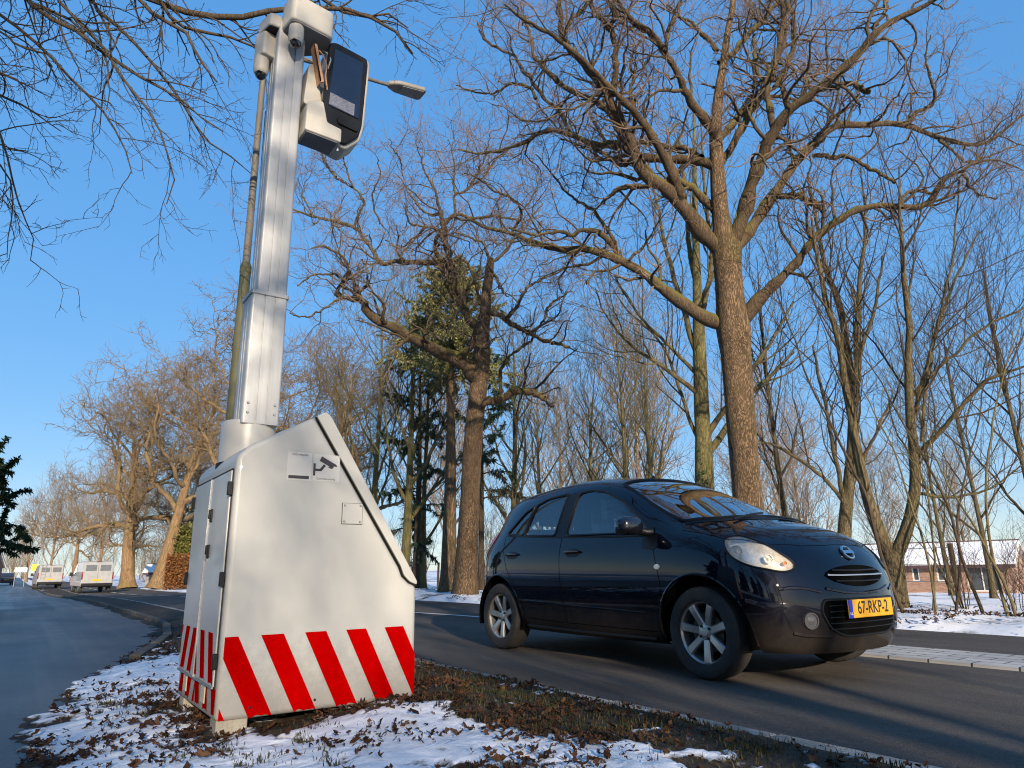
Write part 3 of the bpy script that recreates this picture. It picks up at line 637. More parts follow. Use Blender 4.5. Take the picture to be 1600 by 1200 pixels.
mb = MB(); mb.tube([(1.185, 3.62, 3.80), (1.165, 3.60, 3.74), (1.15, 3.60, 3.67), (1.155, 3.62, 3.60), (1.13, 3.60, 3.55), (1.135, 3.61, 3.47), (1.07, 3.61, 3.41)], .006, 8); ub(mb, 'cable', M_black)
mb = MB(); mb.tube([(1.10, 3.70, 3.90), (1.115, 3.62, 3.80), (1.14, 3.605, 3.72), (1.135, 3.60, 3.64), (1.155, 3.615, 3.56)], .005, 8); ub(mb, 'cable', M_orange)
mb = MB(); mb.tube([(1.13, 3.70, 3.90), (1.15, 3.63, 3.83), (1.165, 3.61, 3.78), (1.15, 3.605, 3.70)], .0045, 8); ub(mb, 'cable', M_coll)
# ================================================================== street lamp
M_pole = pmat('mossy_painted_steel', (.040, .044, .016), rough=.75, scale=2.5, stretch=(3, 3, .6), col2=(.085, .08, .042), bump=.15, bscale=30)
M_pole2 = pmat('grey_galvanised_pole', (.065, .056, .044), rough=.7, scale=3, stretch=(3, 3, .5), col2=(.12, .105, .085))
lp = tag(empty('street_lamp', (2.11, 9.8, 0)), 'tall grey street lamp with mossy lower pole and long arm, behind the camera unit', 'street lamp')
mb = MB(); mb.lathe([(.088, 0), (.084, 2), (.076, 4.90), (.080, 4.90), (.080, 5.0), (.058, 5.06), (.05, 5.06)], (0, 0, 0), (0, 0, 1), 20); mb.build('lower_pole', M_pole, lp)
mb = MB(); pts = [(0, 0, 5.0), (0, 0, 8.35), (.05, 0, 8.62), (.22, 0, 8.76), (.5, 0, 8.80), (1.15, 0, 8.87), (2.12, 0, 8.97)]
mb.tube([Vector(p) for p in pts], [.055, .046, .045, .044, .042, .036, .030], 14); mb.build('arm', M_pole2, lp)
mb = MB(); mb.tube([(.09, -.06, 4.95), (.12, -.05, 5.6), (.085, -.04, 6.6), (.08, -.03, 7.6)], .012, 6); mb.build('cable', M_black, lp)
hd_ = MB(); T = Matrix.Translation((2.38, 0, 9.00)) @ Matrix.Rotation(R(-6), 4, 'Y'); hd_.T = T
hd_.prism(bez([(-.30, -.05), (-.12, -.14), (.36, -.16), (.40, -.12), (.40, .12), (.36, .16), (-.12, .14), (-.30, .05)], .04), -.02, .06, lambda u, v, t: Vector((u, v, t)))
lhd = hd_.build('lamp_head', pmat('lamp_head_paint', (.15, .143, .125), rough=.6, scale=6, col2=(.21, .20, .178)), lp, bevel=.02)
hd_ = MB(); hd_.T = T; hd_.prism(bez([(-.06, -.115), (.355, -.135), (.355, .135), (-.06, .115)], .03), -.032, -.018, lambda u, v, t: Vector((u, v, t)))
hd_.build('lamp_glass', pmat('lamp_glass', (.10, .11, .12), rough=.15, scale=30, col2=(.2, .2, .2)), lhd)
# ================================================================== the dark blue hatchback
M_paint = pmat('navy_paint', (.0005, .0010, .0045), rough=.45, metal=.0, scale=3, col2=(.0008, .0016, .007), coat=1.0, spec=.03)
M_paint.node_tree.nodes['Principled BSDF'].inputs['Coat Roughness'].default_value = .012
# road grime low on the body
t = M_paint.node_tree; b = t.nodes['Principled BSDF']; lk = b.inputs['Base Color'].links[0]; src = lk.from_socket
tc = t.nodes.new('ShaderNodeTexCoord'); sx = t.nodes.new('ShaderNodeSeparateXYZ'); t.links.new(tc.outputs['Object'], sx.inputs[0])
nz = t.nodes.new('ShaderNodeTexNoise'); nz.inputs['Scale'].default_value = 9; nz.inputs['Detail'].default_value = 8; nz.inputs['Roughness'].default_value = .75; t.links.new(tc.outputs['Object'], nz.inputs['Vector'])
ma = t.nodes.new('ShaderNodeMath'); ma.operation = 'MULTIPLY_ADD'; ma.inputs[1].default_value = -.42; t.links.new(nz.outputs['Fac'], ma.inputs[0]); t.links.new(sx.outputs['Z'], ma.inputs[2])
mr = t.nodes.new('ShaderNodeMapRange'); mr.inputs['From Min'].default_value = .0; mr.inputs['From Max'].default_value = .28; mr.inputs['To Min'].default_value = .75; mr.inputs['To Max'].default_value = 0
t.links.new(ma.outputs[0], mr.inputs[0])
mx = t.nodes.new('ShaderNodeMixRGB'); mx.inputs[2].default_value = (.030, .024, .018, 1); t.links.new(mr.outputs[0], mx.inputs[0]); t.links.new(src, mx.inputs[1]); t.links.new(mx.outputs[0], b.inputs['Base Color'])
m2 = t.nodes.new('ShaderNodeMapRange'); m2.inputs['To Min'].default_value = 1; m2.inputs['To Max'].default_value = .15; t.links.new(mr.outputs[0], m2.inputs[0]); t.links.new(m2.outputs[0], b.inputs['Coat Weight'])
M_rubber = pmat('tyre_rubber', (.014, .013, .012), rough=.8, scale=14, col2=(.035, .031, .027), bump=.1, bscale=80)
M_rim = pmat('alloy_rim', (.36, .345, .32), rough=.34, metal=.75, scale=9, col2=(.48, .46, .43), rvar=.06)
M_trim = pmat('black_trim', (.005, .005, .006), rough=.42, var=.3, scale=20, spec=.3)
M_well = pmat('wheel_well_liner', (.002, .002, .002), rough=.95, var=.3, spec=.05)
M_glass = glassmat('car_glass', (.90, .95, .97), 1.5, 0, .12)
M_wsglass = glassmat('windscreen_glass', (.45, .52, .54), 1.6, 0, .48)
M_chrome = pmat('chrome', (.62, .62, .62), rough=.12, metal=1, var=.05)
M_seat = pmat('seat_fabric', (.20, .185, .165), rough=.9, scale=20, col2=(.32, .30, .27))
M_inner = pmat('dark_interior', (.018, .018, .020), rough=.8, scale=10)
CAR = tag(empty('car', (4.60, 3.34, 0), R(-90)), 'dark navy blue five-door hatchback with yellow number plate, driving in the near lane', 'car')
S = [  # side stations rear -> front: rows j0..j5 (x,y,z) then j6..j9
 [(-2.80,.56,.24),(-2.84,.655,.29),(-2.865,.715,.46),(-2.865,.735,.66),(-2.83,.725,.86),(-2.76,.665,1.02),(-2.86,.50,1.02),(-2.91,.34,1.02),(-2.935,.17,1.02),(-2.94,0,1.02)],
 [(-2.60,.66,.21),(-2.62,.755,.26),(-2.64,.795,.46),(-2.64,.815,.68),(-2.62,.805,.88),(-2.54,.745,1.035),(-2.60,.645,1.24),(-2.73,.52,1.37),(-2.80,.28,1.425),(-2.82,0,1.44)],
 [(-2.20,.69,.19),(-2.20,.775,.235),(-2.20,.815,.44),(-2.20,.838,.68),(-2.20,.83,.88),(-2.16,.778,1.02),(-2.18,.672,1.335),(-2.22,.555,1.432),(-2.25,.29,1.475),(-2.26,0,1.487)],
 [(-1.55,.69,.185),(-1.55,.775,.225),(-1.55,.812,.42),(-1.55,.835,.66),(-1.55,.828,.86),(-1.55,.786,.99),(-1.55,.680,1.395),(-1.55,.565,1.478),(-1.55,.29,1.512),(-1.55,0,1.522)],
 [(-.98,.69,.185),(-.98,.775,.225),(-.98,.810,.42),(-.98,.833,.65),(-.98,.826,.84),(-.98,.786,.968),(-1.02,.672,1.375),(-1.00,.56,1.452),(-.97,.29,1.485),(-.96,0,1.493)],
 [(-.55,.69,.185),(-.55,.775,.225),(-.55,.812,.42),(-.55,.834,.64),(-.55,.828,.83),(-.53,.784,.958),(-.64,.695,1.19),(-.56,.575,1.255),(-.47,.30,1.29),(-.44,0,1.30)],
 [(-.12,.69,.19),(-.12,.775,.23),(-.12,.815,.42),(-.12,.838,.64),(-.12,.832,.81),(-.14,.782,.945),(-.22,.70,1.005),(-.10,.56,1.035),(.00,.29,1.052),(.03,0,1.057)],
 [(.26,.68,.19),(.26,.765,.23),(.26,.805,.40),(.26,.825,.62),(.26,.815,.78),(.24,.755,.90),(.24,.63,.955),(.28,.48,.978),(.32,.25,.992),(.33,0,.997)],
 [(.52,.58,.185),(.50,.68,.23),(.51,.735,.38),(.51,.745,.56),(.49,.725,.69),(.455,.655,.80),(.50,.52,.845),(.555,.36,.868),(.585,.18,.882),(.59,0,.886)],
]
Fr = [  # around the nose, rows j0..j4 (j5 is shared with the bonnet edge)
 [(.61,.46,.185),(.625,.53,.23),(.645,.565,.38),(.64,.57,.555),(.595,.555,.715)],
 [(.685,.31,.185),(.705,.36,.225),(.73,.37,.38),(.725,.37,.56),(.665,.37,.735)],
 [(.715,.155,.185),(.74,.18,.225),(.768,.185,.38),(.762,.185,.56),(.695,.185,.745)],
 [(.725,0,.185),(.75,0,.225),(.778,0,.38),(.772,0,.56),(.705,0,.748)]]
Re = [
 [(-2.90,.42,.24),(-2.935,.50,.29),(-2.965,.53,.46),(-2.96,.53,.66),(-2.92,.52,.86)],
 [(-2.95,.28,.24),(-2.985,.34,.29),(-3.01,.35,.46),(-3.0,.35,.66),(-2.965,.35,.86)],
 [(-2.96,.14,.24),(-3.0,.17,.29),(-3.025,.175,.46),(-3.015,.175,.66),(-2.98,.175,.86)],
 [(-2.965,0,.24),(-3.005,0,.29),(-3.03,0,.46),(-3.02,0,.66),(-2.985,0,.86)]]
sq_ = lambda p: (p[0] if p[0] < .4 else .4 + (p[0] - .4) * .84, p[1], p[2])
S = [[sq_(p) for p in s] for s in S]; Fr = [[sq_(p) for p in s] for s in Fr]
V = []; idx = {}
def vid(p):
    k = tuple(round(c, 4) for c in p)
    if k not in idx: idx[k] = len(V); V.append(k)
    return idx[k]
G = [[Re[3 - k][j] if False else None for j in range(6)] for k in range(0)]
cols = []
for k in (3, 2, 1, 0): cols.append(Re[k] + [S[0][6 + k]])
for s in S: cols.append(list(s[:6]))
for k in range(4): cols.append(Fr[k] + [S[-1][6 + k]])
F = []
for sgn in (-1, 1):
    P = lambda p: vid((p[0], p[1] * sgn, p[2]))
    def q(a, b, c, d):
        f = [P(a), P(b), P(c), P(d)]; F.append(f if sgn < 0 else f[::-1])
    for i in range(len(cols) - 1):
        for j in range(5): q(cols[i][j], cols[i + 1][j], cols[i + 1][j + 1], cols[i][j + 1])
    for i in range(len(S) - 1):
        for j in range(5, 9): q(S[i][j], S[i + 1][j], S[i + 1][j + 1], S[i][j + 1])
me = bpy.data.meshes.new('cage'); me.from_pydata(V, [], F); me.update()
co = bpy.data.objects.new('cage', me); COL.objects.link(co)
sm = co.modifiers.new('s', 'SUBSURF'); sm.levels = 4; sm.render_levels = 4
em = co.evaluated_get(bpy.context.evaluated_depsgraph_get()).to_mesh()
bv = [v.co.copy() for v in em.vertices]; bf = [tuple(p.vertices) for p in em.polygons]
co.to_mesh_clear() if False else None
bpy.data.objects.remove(co)
TREE = BVHTree.FromPolygons(bv, bf)
# make outward
def hit(o, d):
    h = TREE.ray_cast(o, d); return h[0], h[1]
def inside(p, poly):
    x, y = p; c = False; j = len(poly) - 1
    for i in range(len(poly)):
        a, b_ = poly[i], poly[j]
        if (a[1] > y) != (b_[1] > y) and x < (b_[0] - a[0]) * (y - a[1]) / (b_[1] - a[1]) + a[0]: c = not c
        j = i
    return c
def nearest_on(poly, p):
    best = None
    for i in range(len(poly)):
        a = Vector(poly[i]); b_ = Vector(poly[(i + 1) % len(poly)]); d = b_ - a; L = d.length_squared
        t_ = max(0, min(1, (Vector(p) - a).dot(d) / L)) if L > 0 else 0; q_ = a + d * t_; e = (q_ - Vector(p)).length
        if best is None or e < best[0]: best = (e, q_)
    return best
class Frame:
    """2D frame: looking along d (towards the body); s axis, z axis"""
    def __init__(s, e1, e2, d): s.e1, s.e2, s.d = Vector(e1), Vector(e2), Vector(d).normalized()
    def to2(s, v): return (v.dot(s.e1), v.dot(s.e2))
    def cast(s, u, v, back=3):
        g = Matrix((s.e1, s.e2, s.d)).inverted() @ Vector((u, v, 0)); o = g - s.d * back
        return hit(o, s.d)
RS = Frame((1, 0, 0), (0, 0, 1), (0, 1, 0)); LS = Frame((1, 0, 0), (0, 0, 1), (0, -1, 0))
TOP = Frame((1, 0, 0), (0, 1, 0), (0, 0, -1)); FRONT = Frame((0, 1, 0), (0, 0, 1), (-1, 0, 0)); REAR = Frame((0, 1, 0), (0, 0, 1), (1, 0, 0))
rnd = lambda p, n: [tuple(x) for x in cr_curve(p, n, True)]
win_front = bez([(-1.425, .992), (-1.355, 1.352), (-1.20, 1.362), (-1.03, 1.335), (-.83, 1.25), (-.60, 1.105), (-.43, .972)], .05, 4)
win_rear = bez([(-2.045, 1.018), (-1.955, 1.295), (-1.80, 1.338), (-1.505, 1.360), (-1.575, .998)], .03, 4)
win_qtr = bez([(-2.36, 1.045), (-2.25, 1.135), (-2.12, 1.235), (-1.99, 1.29), (-2.078, 1.020)], .025, 4)
ws = bez([(-.205, -.655), (-.06, -.47), (.0, -.25), (.012, 0), (.0, .25), (-.06, .47), (-.205, .655), (-.55, .625), (-.93, .555), (-.935, .28), (-.93, 0), (-.935, -.28), (-.93, -.555), (-.55, -.625)], .04, 4)
rearwin = bez([(-.44, 1.06), (.44, 1.06), (.46, 1.12), (.42, 1.32), (-.42, 1.32), (-.46, 1.12)], .05, 4)
arch_f = [(.385 * math.cos(R(a)) * .97, .30 + .375 * math.sin(R(a))) for a in range(-50, 231, 8)]
arch_r = [(-2.45 + .375 * math.cos(R(a)) * .97, .30 + .37 * math.sin(R(a))) for a in range(-50, 231, 8)]
arch_f = [(x, max(z, .02)) for x, z in arch_f]; arch_r = [(x, max(z, .02)) for x, z in arch_r]
fc = [sum((bv[i] for i in f), Vector()) / len(f) for f in bf]
owner = [0] * len(bf); panes = []
HLPX = [(1131, 846), (1137, 840), (1156, 837.5), (1176, 843), (1200, 853), (1221, 866), (1236, 876), (1241.5, 885), (1236, 891), (1222, 893.5), (1200, 890), (1175, 885), (1156, 878), (1141, 868), (1133, 856)]
inv_ = Matrix.Translation((4.60, 3.34, 0)) @ Matrix.Rotation(R(-90), 4, 'Z'); inv_ = inv_.inverted(); c0_ = inv_ @ Vector((0, 0, CAM_H)); HL3 = []
for px_, py_ in HLPX:
    h, n_ = hit(c0_, (inv_.to_3x3() @ pray(px_, py_)).normalized())
    if h is not None: HL3.append((h.x, abs(h.y), h.z))
HLF = {sg: Frame((.75, -.66 * sg, 0), (0, 0, 1), Vector((-.66, -.75 * sg, 0))) for sg in (-1, 1)}
HLP = {sg: rnd([HLF[sg].to2(Vector((x, y * sg, z))) for x, y, z in HL3], 44) for sg in (-1, 1)}
jobs = [('r', win_front, RS), ('r', win_rear, RS), ('r', win_qtr, RS), ('l', win_front, LS), ('l', win_rear, LS), ('l', win_qtr, LS), ('t', ws, TOP), ('b', rearwin, REAR),
        ('r', arch_f, RS), ('r', arch_r, RS), ('l', arch_f, LS), ('l', arch_r, LS), ('hr', HLP[-1], HLF[-1]), ('hl', HLP[1], HLF[1])]
moved = [v.copy() for v in bv]
for k, (sd_, poly, fr) in enumerate(jobs, 1):
    xs = [p[0] for p in poly]; ys = [p[1] for p in poly]; bb = (min(xs), max(xs), min(ys), max(ys)); sel = []
    for i, c in enumerate(fc):
        if sd_ == 'r' and c.y > -.3 or sd_ == 'l' and c.y < .3 or sd_ == 't' and c.z < .9 or sd_ == 'b' and c.x > -2.3 or sd_ == 'hr' and (c.y > -.3 or c.x < 0) or sd_ == 'hl' and (c.y < .3 or c.x < 0): continue
        u, v = fr.to2(c)
        if bb[0] < u < bb[1] and bb[2] < v < bb[3] and inside((u, v), poly): sel.append(i)
    for i in sel: owner[i] = k
    ss = set(sel); cnt_in = set(); cnt_out = set()
    for i in sel: cnt_in.update(bf[i])
    for i, c in enumerate(fc):
        if i not in ss and (c.y < 0) == (sd_[-1] == 'r') or sd_ in 'tb' and i not in ss:
            if any(v in cnt_in for v in bf[i]): cnt_out.update(v for v in bf[i] if v in cnt_in)
    for vi in cnt_out:
        u, v = fr.to2(bv[vi]); e, q_ = nearest_on(poly, (u, v))
        if e < .06:
            h, n_ = fr.cast(q_.x, q_.y)
            if h is not None and (h - bv[vi]).length < .1: moved[vi] = h
def sub_mesh(name, sel, mat, parent, off=0.0, thick=0):
    vs = sorted({v for i in sel for v in bf[i]}); mp_ = {v: k for k, v in enumerate(vs)}
    me = bpy.data.meshes.new(name); me.from_pydata([moved[v] for v in vs], [], [tuple(mp_[v] for v in bf[i]) for i in sel]); me.update()
    bm = bmesh.new(); bm.from_mesh(me); bmesh.ops.recalc_face_normals(bm, faces=bm.faces)
    c = sum((f.calc_center_median() for f in bm.faces), Vector()) / len(bm.faces); f0 = max(bm.faces, key=lambda f: (f.calc_center_median() - Vector((-1.1, 0, .6))).length)
    if f0.normal.dot(f0.calc_center_median() - Vector((-1.1, 0, .6))) < 0: bmesh.ops.reverse_faces(bm, faces=bm.faces)
    if off:
        bm.normal_update()
        for v in bm.verts: v.co += v.normal * off
    bm.to_mesh(me); bm.free()
    me.polygons.foreach_set('use_smooth', [True] * len(me.polygons))
    return link_mesh(name, me, mat, parent)
BODY = sub_mesh('body', [i for i in range(len(bf)) if owner[i] == 0], M_paint, CAR)
mats_w = {1: M_glass, 2: M_glass, 3: M_glass, 4: M_glass, 5: M_glass, 6: M_glass, 7: M_wsglass, 8: M_glass}
WINS = {}
for k in range(1, 9):
    WINS[k] = sub_mesh('windscreen' if k == 7 else 'window', [i for i in range(len(bf)) if owner[i] == k], mats_w[k], CAR, -.004)
def on_surf(fr, pts, off):
    out = []
    for u, v in pts:
        h, n_ = fr.cast(u, v)
        if h is None: continue
        if n_.dot(fr.d) > 0: n_ = -n_
        out.append(h + n_ * off)
    return out
def dens(poly, step, closed=True):
    out = []
    for i in range(len(poly) if closed else len(poly) - 1):
        a, b_ = Vector(poly[i]), Vector(poly[(i + 1) % len(poly)]); n_ = max(1, int((b_ - a).length / step)); out += [tuple(a + (b_ - a) * (j / n_)) for j in range(n_)]
    if not closed: out.append(tuple(poly[-1]))
    return out
def seal(name, poly, fr, r, mat, parent, off=.001, closed=True, step=.03, flat=.5):
    pts = on_surf(fr, dens(poly, step, closed), off)
    if closed: pts.append(pts[0])
    mb = MB(); mb.tube(pts, r, 6, caps=not closed); return mb.build(name, mat, parent)
for k, (sd_, poly, fr) in enumerate(jobs[:8], 1): seal('seal', poly, fr, .010 if k < 7 else .013, M_trim, WINS[k])
for sd_, poly, fr in jobs[8:12]:
    lip = [p for p in poly if p[1] > .2]; seal('arch_lip', lip, fr, .010, M_paint, BODY, -.002, False, .04)
# B pillar and window divider are black
for fr in (RS, LS):
    for poly in ([(-1.575, .995), (-1.50, 1.36), (-1.36, 1.36), (-1.43, .99)], [(-2.078, 1.02), (-1.99, 1.29), (-1.957, 1.295), (-2.045, 1.018)]):
        pass
def patch(name, poly, fr, off, mat, parent, step=.02, dish=None):
    pts = [Vector(p) for p in dens(poly, step)]; n0 = len(pts); xs = [p.x for p in pts]; ys = [p.y for p in pts]
    for i in range(int((max(xs) - min(xs)) / step) + 1):
        for j in range(int((max(ys) - min(ys)) / step) + 1):
            p = (min(xs) + (i + .5) * step, min(ys) + (j + .5) * step)
            if inside(p, poly) and nearest_on(poly, p)[0] > step * .45: pts.append(Vector(p))
    r_ = delaunay_2d_cdt(pts, [], [list(range(n0))], 1, 1e-6)
    v3 = []
    for p in r_[0]:
        h, n_ = fr.cast(p.x, p.y)
        if h is None: h, n_ = Vector((0, 0, .5)), Vector((0, 0, 1))
        if n_.dot(fr.d) > 0: n_ = -n_
        o_ = off
        if dish: o_ = off + dish * min(1, nearest_on(poly, p)[0] / .035)
        v3.append(h + n_ * o_)
    mb = MB(); mb.add(v3, [tuple(f) for f in r_[2]]); o = mb.build(name, mat, parent, angle=60)
    return o
for fr in (RS, LS):
    patch('pillar_trim', [(-1.572, 1.0), (-1.512, 1.352), (-1.362, 1.348), (-1.428, .995)], fr, .0025, M_trim, CAR, .03)
    patch('divider', [(-2.080, 1.024), (-1.992, 1.286), (-1.954, 1.290), (-2.043, 1.022)], fr, .0025, M_trim, CAR, .03)
# doors: thin shut lines pressed into the skin, with handles
for fr, sg in ((RS, -1), (LS, 1)):
    fd = [(-1.47, .985), (-1.475, .80), (-1.47, .50), (-1.44, .285), (-.40, .275), (-.33, .42), (-.32, .62), (-.36, .80), (-.42, .955)]
    seal('door_gap', fd, fr, .0032, M_well, BODY, -.001, False)
    rd = [(-1.50, .285), (-2.02, .30), (-2.10, .50), (-2.28, .72), (-2.36, .90), (-2.38, 1.03)]
    seal('door_gap', rd, fr, .0032, M_well, BODY, -.001, False)
    for hx in (-1.30, -2.19):
        cupp = [(hx + .10 * math.cos(R(a)), .845 + .036 * math.sin(R(a))) for a in range(0, 360, 20)]
        patch('handle_cup', cupp, fr, .001, M_trim, BODY, .015)
        pts = on_surf(fr, [(hx - .10, .850), (hx - .05, .853), (hx, .854), (hx + .05, .853), (hx + .10, .850)], .018)
        mb = MB(); mb.tube(pts, [.008, .014, .015, .014, .008], 10); mb.build('door_handle', M_paint, CAR)
    # crease low on the doors
    seal('door_moulding', [(-2.0, .455), (-1.4, .43), (-.5, .405)], fr, .006, M_paint, BODY, .001, False)
    seal('sill', [(-2.05, .235), (-1.2, .225), (-.45, .225)], fr, .016, M_trim, BODY, .0, False)
    rp = [(-.335 + .030 * math.cos(R(a)), .725 + .018 * math.sin(R(a))) for a in range(0, 360, 24)]
    patch('side_repeater', rp, fr, .004, pmat('clear_lens', (.52, .50, .47), rough=.2, scale=40, coat=1), CAR, .01)
    # belt moulding
    seal('belt_moulding', [(-2.34, 1.03), (-1.6, .985), (-.9, .958), (-.5, .950)], fr, .008, M_trim, CAR, .0, False)
# bonnet and tailgate gaps
seal('bonnet_gap', [(.20, .72), (.42, .58), (.53, .36), (.565, .18), (.57, 0), (.565, -.18), (.53, -.36), (.42, -.58), (.20, -.72), (-.16, -.735)], TOP, .003, M_well, BODY, -.001, False)
patch('scuttle', [(-.20, -.66), (-.05, -.48), (.02, -.25), (.035, 0), (.02, .25), (-.05, .48), (-.20, .66), (-.165, .68), (-.0, .50), (.075, .25), (.085, 0), (.075, -.25), (-.0, -.50), (-.165, -.68)], TOP, .003, M_trim, CAR, .025)
# headlights
sm_ = 1
M_lens2 = glassmat('headlight_lens', (.93, .93, .92), 1.45, .02, .03)
M_bowl = pmat('headlight_reflector', (.66, .61, .52), rough=.32, metal=.35, scale=9, col2=(.88, .85, .77), bump=.5, bscale=22)
M_amber = pmat('amber_bulb', (.75, .30, .06), rough=.3, coat=1)
for sg in (-1, 1):
    fr = HLF[sg]; pl = HLP[sg]; d = fr.d
    hb_ = patch('headlight', pl, fr, .0, M_bowl, CAR, .016, -.055)
    patch('lens', pl, fr, .004, M_lens2, hb_, .016, .008)
    seal('headlight_edge', pl, fr, .006, M_trim, hb_, .003)
    for (fx_, fy_, fz_, rr, mm) in ((.26, .70, .815, .040, M_bowl), (.42, .59, .762, .028, M_bowl), (.50, .53, .735, .012, M_amber)):
        h, n_ = fr.cast(*fr.to2(Vector((fx_, fy_ * sg, fz_))))
        mb = MB(); mb.lathe([(rr, -.020), (rr * 1.02, -.012), (rr * .9, -.012), (rr * .62, -.034), (rr * .34, -.036), (rr * .32, -.016), (.0001, -.010)], h, -d, 28); mb.build('reflector', mm, hb_)
    # tail lights
    tl = [(-2.80, .72, .80), (-2.74, .755, .90), (-2.66, .765, 1.0), (-2.62, .735, 1.07), (-2.72, .68, 1.06), (-2.82, .62, .98), (-2.86, .66, .86)]
    fr2 = Frame((.75, .66 * sg, 0), (0, 0, 1), Vector((.66, -.75 * sg, 0)))
    patch('tail_light', rnd([fr2.to2(Vector((x, y * sg, z))) for x, y, z in tl], 30), fr2, .006, pmat('red_lens', (.35, .01, .012), rough=.15, coat=1), CAR, .02, .01)
    # fog lamps, creases of the bumper
    fg = [(sg * .50 + .052 * math.cos(R(a)), .385 + .052 * math.sin(R(a))) for a in range(0, 360, 20)]
    fb = patch('fog_lamp', fg, FRONT, .002, M_trim, CAR, .015)
    h, n_ = FRONT.cast(sg * .50, .385); n_ = n_ if n_.x > 0 else -n_
    mb = MB(); mb.lathe([(.050, .002), (.050, .010), (.043, .010), (.040, -.004), (.02, .004), (.0001, .008)], h, n_, 24); mb.build('fog_lens', pmat('fog_glass', (.06, .06, .065), rough=.08, coat=1), fb)
    cr_ = [(sg * .66, .575), (sg * .60, .585), (sg * .50, .578), (sg * .40, .555)]
    seal('bumper_crease', cr_, FRONT, [.006] * 1 and .012, M_paint, BODY, -.003, False, .02)
    lp_ = [(sg * .60, .315), (sg * .54, .302), (sg * .46, .295), (sg * .36, .29)]
    seal('bumper_lip', lp_, FRONT, .016, M_paint, BODY, -.004, False, .02)
# grilles
ug = rnd([(-.335, .655), (-.25, .695), (-.12, .712), (0, .716), (.12, .712), (.25, .695), (.335, .655), (.25, .612), (.12, .588), (0, .582), (-.12, .588), (-.25, .612)], 48)
gr = patch('upper_grille', ug, FRONT, .004, M_well, CAR, .02)
seal('grille_bar', [(-.32, .655), (-.2, .652), (0, .652), (.2, .652), (.32, .655)], FRONT, .0075, M_chrome, gr, .010, False)
for zz in (.618, .685): seal('grille_slat', [(-.26, zz), (0, zz - .004), (.26, zz)], FRONT, .006, M_trim, gr, .006, False)
lg = bez([(-.40, .505), (.40, .505), (.425, .44), (.37, .335), (.25, .285), (-.25, .285), (-.37, .335), (-.425, .44)], .05, 4)
gr2 = patch('lower_grille', lg, FRONT, .003, M_well, CAR, .025)
seal('grille_edge', lg, FRONT, .009, M_trim, gr2, .002)
for zz in (.33, .365, .40, .435, .47): seal('grille_slat', [(-.37, zz), (0, zz), (.37, zz)], FRONT, .005, M_trim, gr2, .006, False)
0 and seal('bumper_chin', [(-.36, .258), (-.2, .248), (0, .244), (.2, .248), (.36, .258)], FRONT, .014, M_trim, BODY, -.004, False)
seal('nose_crease', [(-.36, .575), (-.2, .548), (0, .540), (.2, .548), (.36, .575)], FRONT, .012, M_paint, BODY, -.002, False)
# round emblem: a ring with a bar across
h, n_ = FRONT.cast(0, .795); n_ = n_ if n_.x > 0 else -n_
a_ = n_.orthogonal(); a_ = Vector((0, 1, 0)); b_ = n_.cross(a_).normalized()
mb = MB(); mb.tube([h + n_ * .010 + a_ * .052 * math.cos(R(k)) + b_ * .046 * math.sin(R(k)) for k in range(0, 361, 12)], .0085, 8, False)
bar = Matrix((a_, b_, n_)).transposed(); mb.box(h + n_ * .012, (.125, .024, .012), bar); mb.build('emblem', M_chrome, CAR)
# number plates
M_plate = pmat('yellow_plate', (.50, .25, .006), rough=.45, scale=12, col2=(.58, .30, .010)); M_blue = pmat('plate_blue', (.01, .03, .42), rough=.4); M_ch = pmat('plate_ink', (.015, .012, .010), rough=.5)
h, n_ = FRONT.cast(0, .445)
PX = h.x + .022
mb = MB(); mb.box((PX, 0, .448), (.010, .520, .112)); pl_ = mb.build('number_plate', M_plate, CAR, bevel=.004)
mb = MB(); mb.box((PX + .0055, -.238, .448), (.003, .042, .110)); mb.build('plate_band', M_blue, pl_)
mb = MB(); text_mesh(mb, '67-RKP-2', .108, lambda x, y: Vector((PX + .0062, .02 + x, .450 + y)), stretch=.86, bold=.0015); mb.build('plate_text', M_ch, pl_, smooth=False)
mb = MB(); text_mesh(mb, 'NL', .026, lambda x, y: Vector((PX + .0078, -.238 + x, .420 + y))); mb.build('plate_text', pmat('plate_white', (.7, .7, .7)), pl_, smooth=False)
# mirrors
for sg in (-1, 1):
    mb = MB(); n_l, n_k = 12, 20; vs = []; fs = []
    for i in range(n_l + 1):
        u = i / n_l; th = u * math.pi
        for k in range(n_k):
            a = 2 * math.pi * k / n_k; ca, sa = math.cos(a), math.sin(a)
            sq = lambda v, e: math.copysign(abs(v) ** e, v)
            x = sq(math.cos(th), .8) * .085; rr = sq(math.sin(th), .7); x = x if x > 0 else x * .55
            vs.append(Vector((-.49 + x, sg * (.945 + sq(ca, .7) * .115 * rr - .03 * x), 1.018 + sq(sa, .7) * .072 * rr)))
    fs = [(i * n_k + k, i * n_k + (k + 1) % n_k, (i + 1) * n_k + (k + 1) % n_k, (i + 1) * n_k + k) for i in range(n_l) for k in range(n_k)]
    mb.add(vs, fs); mir = mb.build('wing_mirror', pmat('black_gloss', (.006, .006, .008), rough=.2, coat=1), CAR)
    mb = MB(); mb.tube([(-.48, sg * .86, .985), (-.46, sg * .80, .975), (-.44, sg * .755, .975)], [.032, .03, .045], 10); mb.build('mirror_arm', M_trim, mir)
    mb = MB(); mb.box((-.5405, sg * .945, 1.018), (.004, .17, .10)); mb.build('mirror_glass', M_chrome, mir, bevel=.02)
    pts = patch('mirror_foot', [(-.50, .955), (-.36, .95), (-.33, .87), (-.38, .84), (-.49, .86)], RS if sg < 0 else LS, .004, M_trim, mir, .02)
